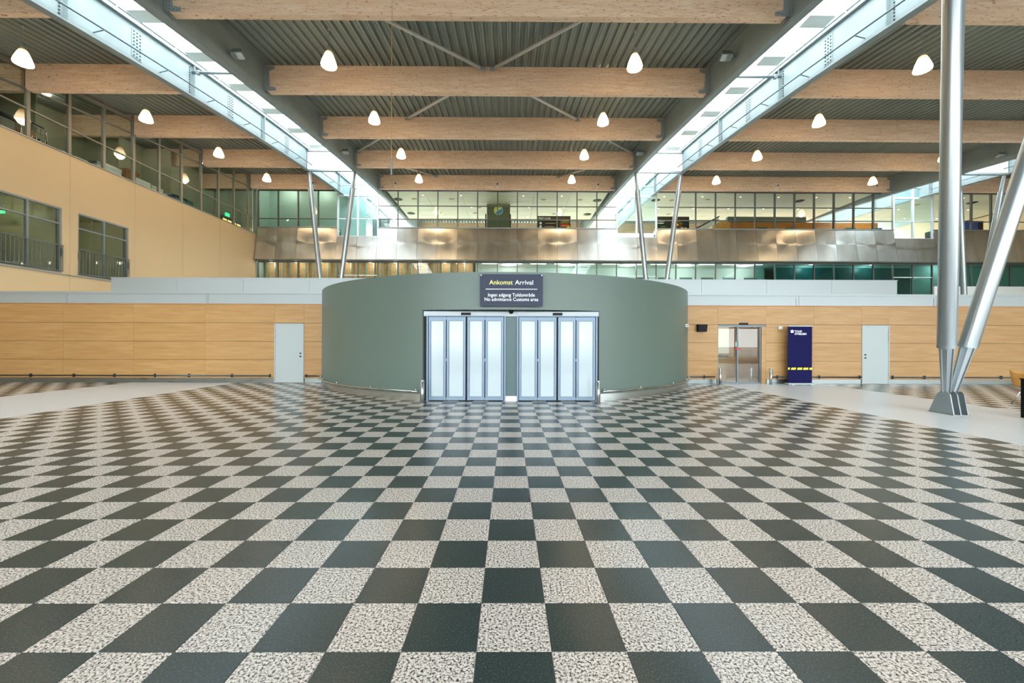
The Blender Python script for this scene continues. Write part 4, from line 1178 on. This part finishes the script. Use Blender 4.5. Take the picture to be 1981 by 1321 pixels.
for s, side in ((-1, 'left'), (1, 'right')):
    brace((C0 + s * 4.65, Yb[0] + .25), (C0 + s * .12, Yb[1] - .06), f'{side} grey roof brace meeting its twin at the second middle beam from the front')
    brace((C0 + s * .12, Yb[1] + .26), (C0 + s * 4.65, Yb[2] - .06), f'{side} grey roof brace running back from the second middle beam')
    brace((C0 + s * 4.65, Yb[2] + .26), (C0 + s * 9.15, Yb[3] - .06), f'{side} grey roof brace between third middle beam and the girder')
    brace((C0 + s * 9.15, Yb[3] + .26), (C0 + s * 4.65, Yb[4] - .06), f'{side} grey roof brace just in front of the last middle beam')

# pendant lamps
def pendant(loc, label):
    x, y, z = loc
    t_ = thing('pendant_lamp', loc, label, 'lamp', 'hall pendant lamps')
    prof = [(.06, .24), (.11, .21), (.15, .13), (.19, .02), (.23, -.09), (.258, -.19), (.268, -.25), (.255, -.28)]
    MB().lathe(prof, loc, 28, flute=.012, nf=14).build('shade', M['lamp_glass'], t_, True)
    MB().lathe([(0, .47), (.045, .46), (.065, .38), (.08, .30), (.075, .22), (.0, .22)], loc, 16).build('lamp_head', M['shoe_steel'], t_, True)
    top = ry(y) - z + .0
    MB().tube((x, y, z + .46), (x, y, z + top), .008, n=6).build('cord', M['shoe_steel'], t_)
    MB().lathe([(.0, top - .06), (.045, top - .05), (.05, top)], loc, 10).build('ceiling_hook', M['shoe_steel'], t_, True)
    ld = bpy.data.lights.new('lamp_light', 'POINT'); ld.energy = LAMP_W; ld.color = (1.0, 0.74, 0.46); ld.shadow_soft_size = 0.2
    lo = bpy.data.objects.new('lamp_light', ld); COL.objects.link(lo); lo.parent = t_; lo.location = (0, 0, -.30)
LY = [14.55, 19.45, 24.3, 29.1]
for X, nm in ((-17.3, 'left gallery bay'), (-6.45, 'left row of the middle bay'), (4.5, 'right row of the middle bay'), (14.9, 'left row of the right bay'), (26.2, 'right row of the right bay')):
    for i, y in enumerate(LY):
        if X > 20 and i < 2: continue
        dist = ['nearest', 'second nearest', 'third nearest', 'farthest'][i]
        pendant((X, y, rb(y) + .05), f'glowing bell pendant lamp, {dist} of the {nm}')

# floodlights on the girder webs
def flood(x, y, z, s, label):
    t_ = thing('floodlight', (x, y, z), label, 'floodlight', 'girder floodlights')
    MB().tube((x, y + .1, z + .05), (x + s * .32, y + .05, z + .05), .02, n=8).build('arm', M['galvanised'], t_, True)
    def P(a, b_, c): return (x + s * a, y + b_, z + c)
    q = [P(.18, -.2, -.06), P(.62, -.2, -.06), P(.58, .1, -.12), P(.16, .1, -.12), P(.24, -.08, .14), P(.54, -.08, .14), P(.52, .12, .12), P(.22, .12, .12)]
    if s < 0: q = [q[1], q[0], q[3], q[2], q[5], q[4], q[7], q[6]]
    MB().hexa(q).build('housing', M['galvanised'], t_)
    q = [P(.2, -.19, -.09), P(.6, -.19, -.09), P(.56, .09, -.15), P(.18, .09, -.15), P(.2, -.19, -.06), P(.6, -.19, -.06), P(.56, .09, -.12), P(.18, .09, -.12)]
    if s < 0: q = [q[1], q[0], q[3], q[2], q[5], q[4], q[7], q[6]]
    MB().hexa(q).build('lens', M['flood_glass'], t_)
flood(-10.18, 14.75, 12.0, 1, 'floodlight on the left middle-bay girder, nearer to the camera')
flood(8.38, 14.95, 12.2, -1, 'floodlight on the right middle-bay girder, nearer to the camera')
flood(-10.18, 24.4, 12.95, 1, 'floodlight on the left middle-bay girder, farther back')
flood(8.38, 24.8, 13.2, -1, 'floodlight on the right middle-bay girder, farther back')
flood(30.08, 24.4, 13.0, -1, 'floodlight on the far right girder beside the tube column')

# small spot cameras on the last beams
for i, (X, lab) in enumerate(((-15.15, 'small spot camera on the last left bay beam'), (-8.8, 'leftmost small spot camera on the last middle bay beam'), (-0.91, 'small spot camera at the centre of the last middle bay beam'), (6.9, 'rightmost small spot camera on the last middle bay beam'), (20.9, 'small spot camera at the centre of the last right bay beam'), (28.6, 'small spot camera at the right end of the last right bay beam'))):
    y = BEAM_Y[4]; z = rb(y) + .38
    t_ = thing('spot_camera', (X, y - .1, z), lab, 'camera', 'spot cameras on the last beams')
    MB().box(X - .09, X + .09, y - .03, y, z - .22, z - .12).build('base', M['white_paint'], t_)
    MB().tube((X, y - .02, z - .15), (X, y - .12, z), .018, n=8).build('arm', M['galvanised'], t_)
    MB().tube((X, y - .02, z + .02), (X + .02, y - .28, z - .04), .075, n=12).build('head', M['white_paint'], t_, True)
    MB().tube((X + .02, y - .281, z - .04), (X + .021, y - .29, z - .042), .06, n=12).build('lens', M['black_plastic'], t_)
    MB().tube((X, y - .02, z), (X, y - .02, z + .25), .012, n=6).build('cable', M['white_paint'], t_)

# V columns
def octa_taper(mbx, p0, p1, r0, r1):
    mbx.tube(p0, p1, r0, r1, n=8)
def v_column(base_, tops, r, label, node_z=.52, taper=1.05):
    bx_, by_ = base_
    t_ = thing('v_column', (bx_, by_, 0), label, 'column', 'V-shaped steel tube columns')
    side = [-1, 1]
    for s, tp in zip(side, tops):
        p0 = Vector((bx_ + s * .085, by_ - .03, node_z)); p1 = Vector(tp)
        d = (p1 - p0).normalized(); L = (p1 - p0).length
        # lower finned taper
        a0, a1 = p0, p0 + d * taper
        lt = MB().tube(a0, a1, .075, r * .8, n=8).build('lower_taper', M['column_paint'], t_)
        side_v = d.cross(Vector((0, 1, 0))).normalized(); fwd = side_v.cross(d).normalized()
        for e in (side_v, -side_v, fwd, -fwd):
            w = side_v if abs(e.dot(fwd)) > .5 else fwd
            q0, q1 = a0 + e * .03, a1 + e * .03
            o0, o1 = a0 + e * .1, a1 + e * (r * .95)
            h = w * .012
            MB().hexa([q0 - h, o0 - h, o0 + h, q0 + h, q1 - h, o1 - h, o1 + h, q1 + h]).build('fin', M['galvanised'], lt)
        b0, b1 = a1, p1 - d * (taper * 1.1)
        tb = MB().tube(b0, b1, r, n=40).build('tube', M['column_paint'], t_); auto_smooth(tb, 40)
        cl = MB().tube(a1 - d * .02, a1 + d * .05, r * 1.015, n=40).build('collar', M['galvanised'], t_); auto_smooth(cl, 40)
        ut = MB().tube(b1, p1, r * .66, .06, n=8).build('upper_taper', M['column_paint'], t_)
        for e in (side_v, -side_v, fwd, -fwd):
            w = side_v if abs(e.dot(fwd)) > .5 else fwd
            q0, q1 = b1 + e * .03, p1 + e * .03
            o0, o1 = b1 + e * (r * .86), p1 + e * .1
            h = w * .012
            MB().hexa([q0 - h, o0 - h, o0 + h, q0 + h, q1 - h, o1 - h, o1 + h, q1 + h]).build('fin', M['galvanised'], ut)
    # foot: three upright gusset plates and a pin
    for x in (bx_ - .15, bx_ + .01, bx_ + .17):
        MB().prism([(by_ - .25, 0), (by_ + .30, 0), (by_ + .15, .36), (by_ + .10, .46), (by_ + .03, .52), (by_ - .12, .52), (by_ - .17, .46)], 'x', x, x + .025).build('foot_plate', M['galvanised'], t_)
    MB().box(bx_ - .17, bx_ + .21, by_ - .27, by_ + .32, 0, .012).build('base_plate', M['galvanised'], t_)
    MB().tube((bx_ - .17, by_ - .02, .38), (bx_ + .215, by_ - .02, .38), .045, n=16).build('pin', M['galvanised'], t_)
    MB().box(bx_ - .125, bx_ + .17, by_ + .0, by_ + .03, 0.012, .34).build('web_plate', M['shoe_steel'], t_)
v_column((10.12, 9.28), [(8.42, 7.62, rb(7.6) - .2), (11.52, 7.62, rb(7.6) - .2)], .162, 'big steel V column standing on the floor at the right')
v_column((-12.1, 27.6), [(-13.28, 27.0, rb(27) - .2), (-10.22, 27.0, rb(27) - .2)], .16, 'V column behind the wall under the left skylight')
v_column((10.05, 27.9), [(8.42, 27.0, rb(27) - .2), (11.48, 27.0, rb(27) - .2)], .16, 'V column behind the wall under the middle skylight')
v_column((31.75, 27.9), [(30.12, 27.0, rb(27) - .2), (33.18, 27.0, rb(27) - .2)], .16, 'V column at the far right half hidden by the big V column')

# hanging cable with a weight
hc = thing('hanging_cable', (-3.18, 11.0, 6.12), 'thin cable hanging from the roof with a slim rod at its end', 'cable')
MB().tube((-3.18, 11.0, 6.5), (-3.18, 11.0, ry(11.0)), .008, n=6).build('wire', M['vent_brass'], hc)
MB().tube((-3.18, 11.0, 6.12), (-3.18, 11.0, 6.56), .022, n=8).build('rod', M['galvanised'], hc)

# ================================================================== at the right edge of the picture
wc = thing('shell_chair', (13.72, 10.6, 0), 'orange plywood shell chair with chrome legs at the right edge', 'chair')
def shell(u, v):
    """u across -1..1, v 0 front of seat .. 1 top of back"""
    cxx, cyy = 13.72, 10.55
    if v < .5:
        t_ = v / .5
        dx, z = -.24 + .42 * t_, .46 - .03 * math.sin(PI * t_)
    else:
        t_ = (v - .5) / .5
        dx, z = .18 + .12 * t_, .45 + .42 * t_
    half = .24 + .02 * math.sin(PI * v)
    zz = z + .05 * u * u
    # the back of the chair is turned to the left, towards the column
    return (cxx - dx, cyy + half * u, zz)
rows_ = [[shell(-1 + 2 * i / 8, j / 14) for i in range(9)] for j in range(15)]
so = MB().strip(rows_).build('shell', M['chair_ply'], wc, True)
md = so.modifiers.new('thickness', 'SOLIDIFY'); md.thickness = .014
for dx, dy in ((-.2, -.2), (.2, -.2), (-.2, .2), (.2, .2)):
    MB().tube((13.72 + dx * .5, 10.55 + dy * .6, .43), (13.72 + dx * 1.35, 10.55 + dy * 1.15, 0), .011, n=8).build('leg', M['chrome'], wc, True)
MB().tube((13.62, 10.43, .43), (13.82, 10.67, .43), .012, n=8).build('underframe', M['chrome'], wc, True)
MB().tube((13.62, 10.67, .43), (13.82, 10.43, .43), .012, n=8).build('underframe', M['chrome'], wc, True)
bb = thing('black_cabinet', (11.45, 8.4, 0), 'black cabinet cut off by the right edge of the picture', 'cabinet')
MB().bbox(11.08, 11.85, 8.1, 8.72, 0.02, .84, .006).build('body', M['black_satin'], bb)
MB().bbox(11.07, 11.86, 8.09, 8.73, .84, .87, .004).build('top', M['black_plastic'], bb)
MB().box(11.12, 11.81, 8.15, 8.68, 0, .02).build('plinth', M['black_plastic'], bb)

# front of the hall behind the camera: tall glazed front, mullions only as far as they mirror in the doors
wf = struct('window_front', MB().box(-20.2, 46, Y_FRONT - .15, Y_FRONT, 3.0, 3.15), M['frame_grey'], 'tall glazed front of the hall behind the camera')
for i in range(28):
    x = -20.2 + 2.45 * i
    MB().box(x - .05, x + .05, Y_FRONT - .15, Y_FRONT, 0, ry(Y_FRONT)).build('mullion', M['frame_grey'], wf)
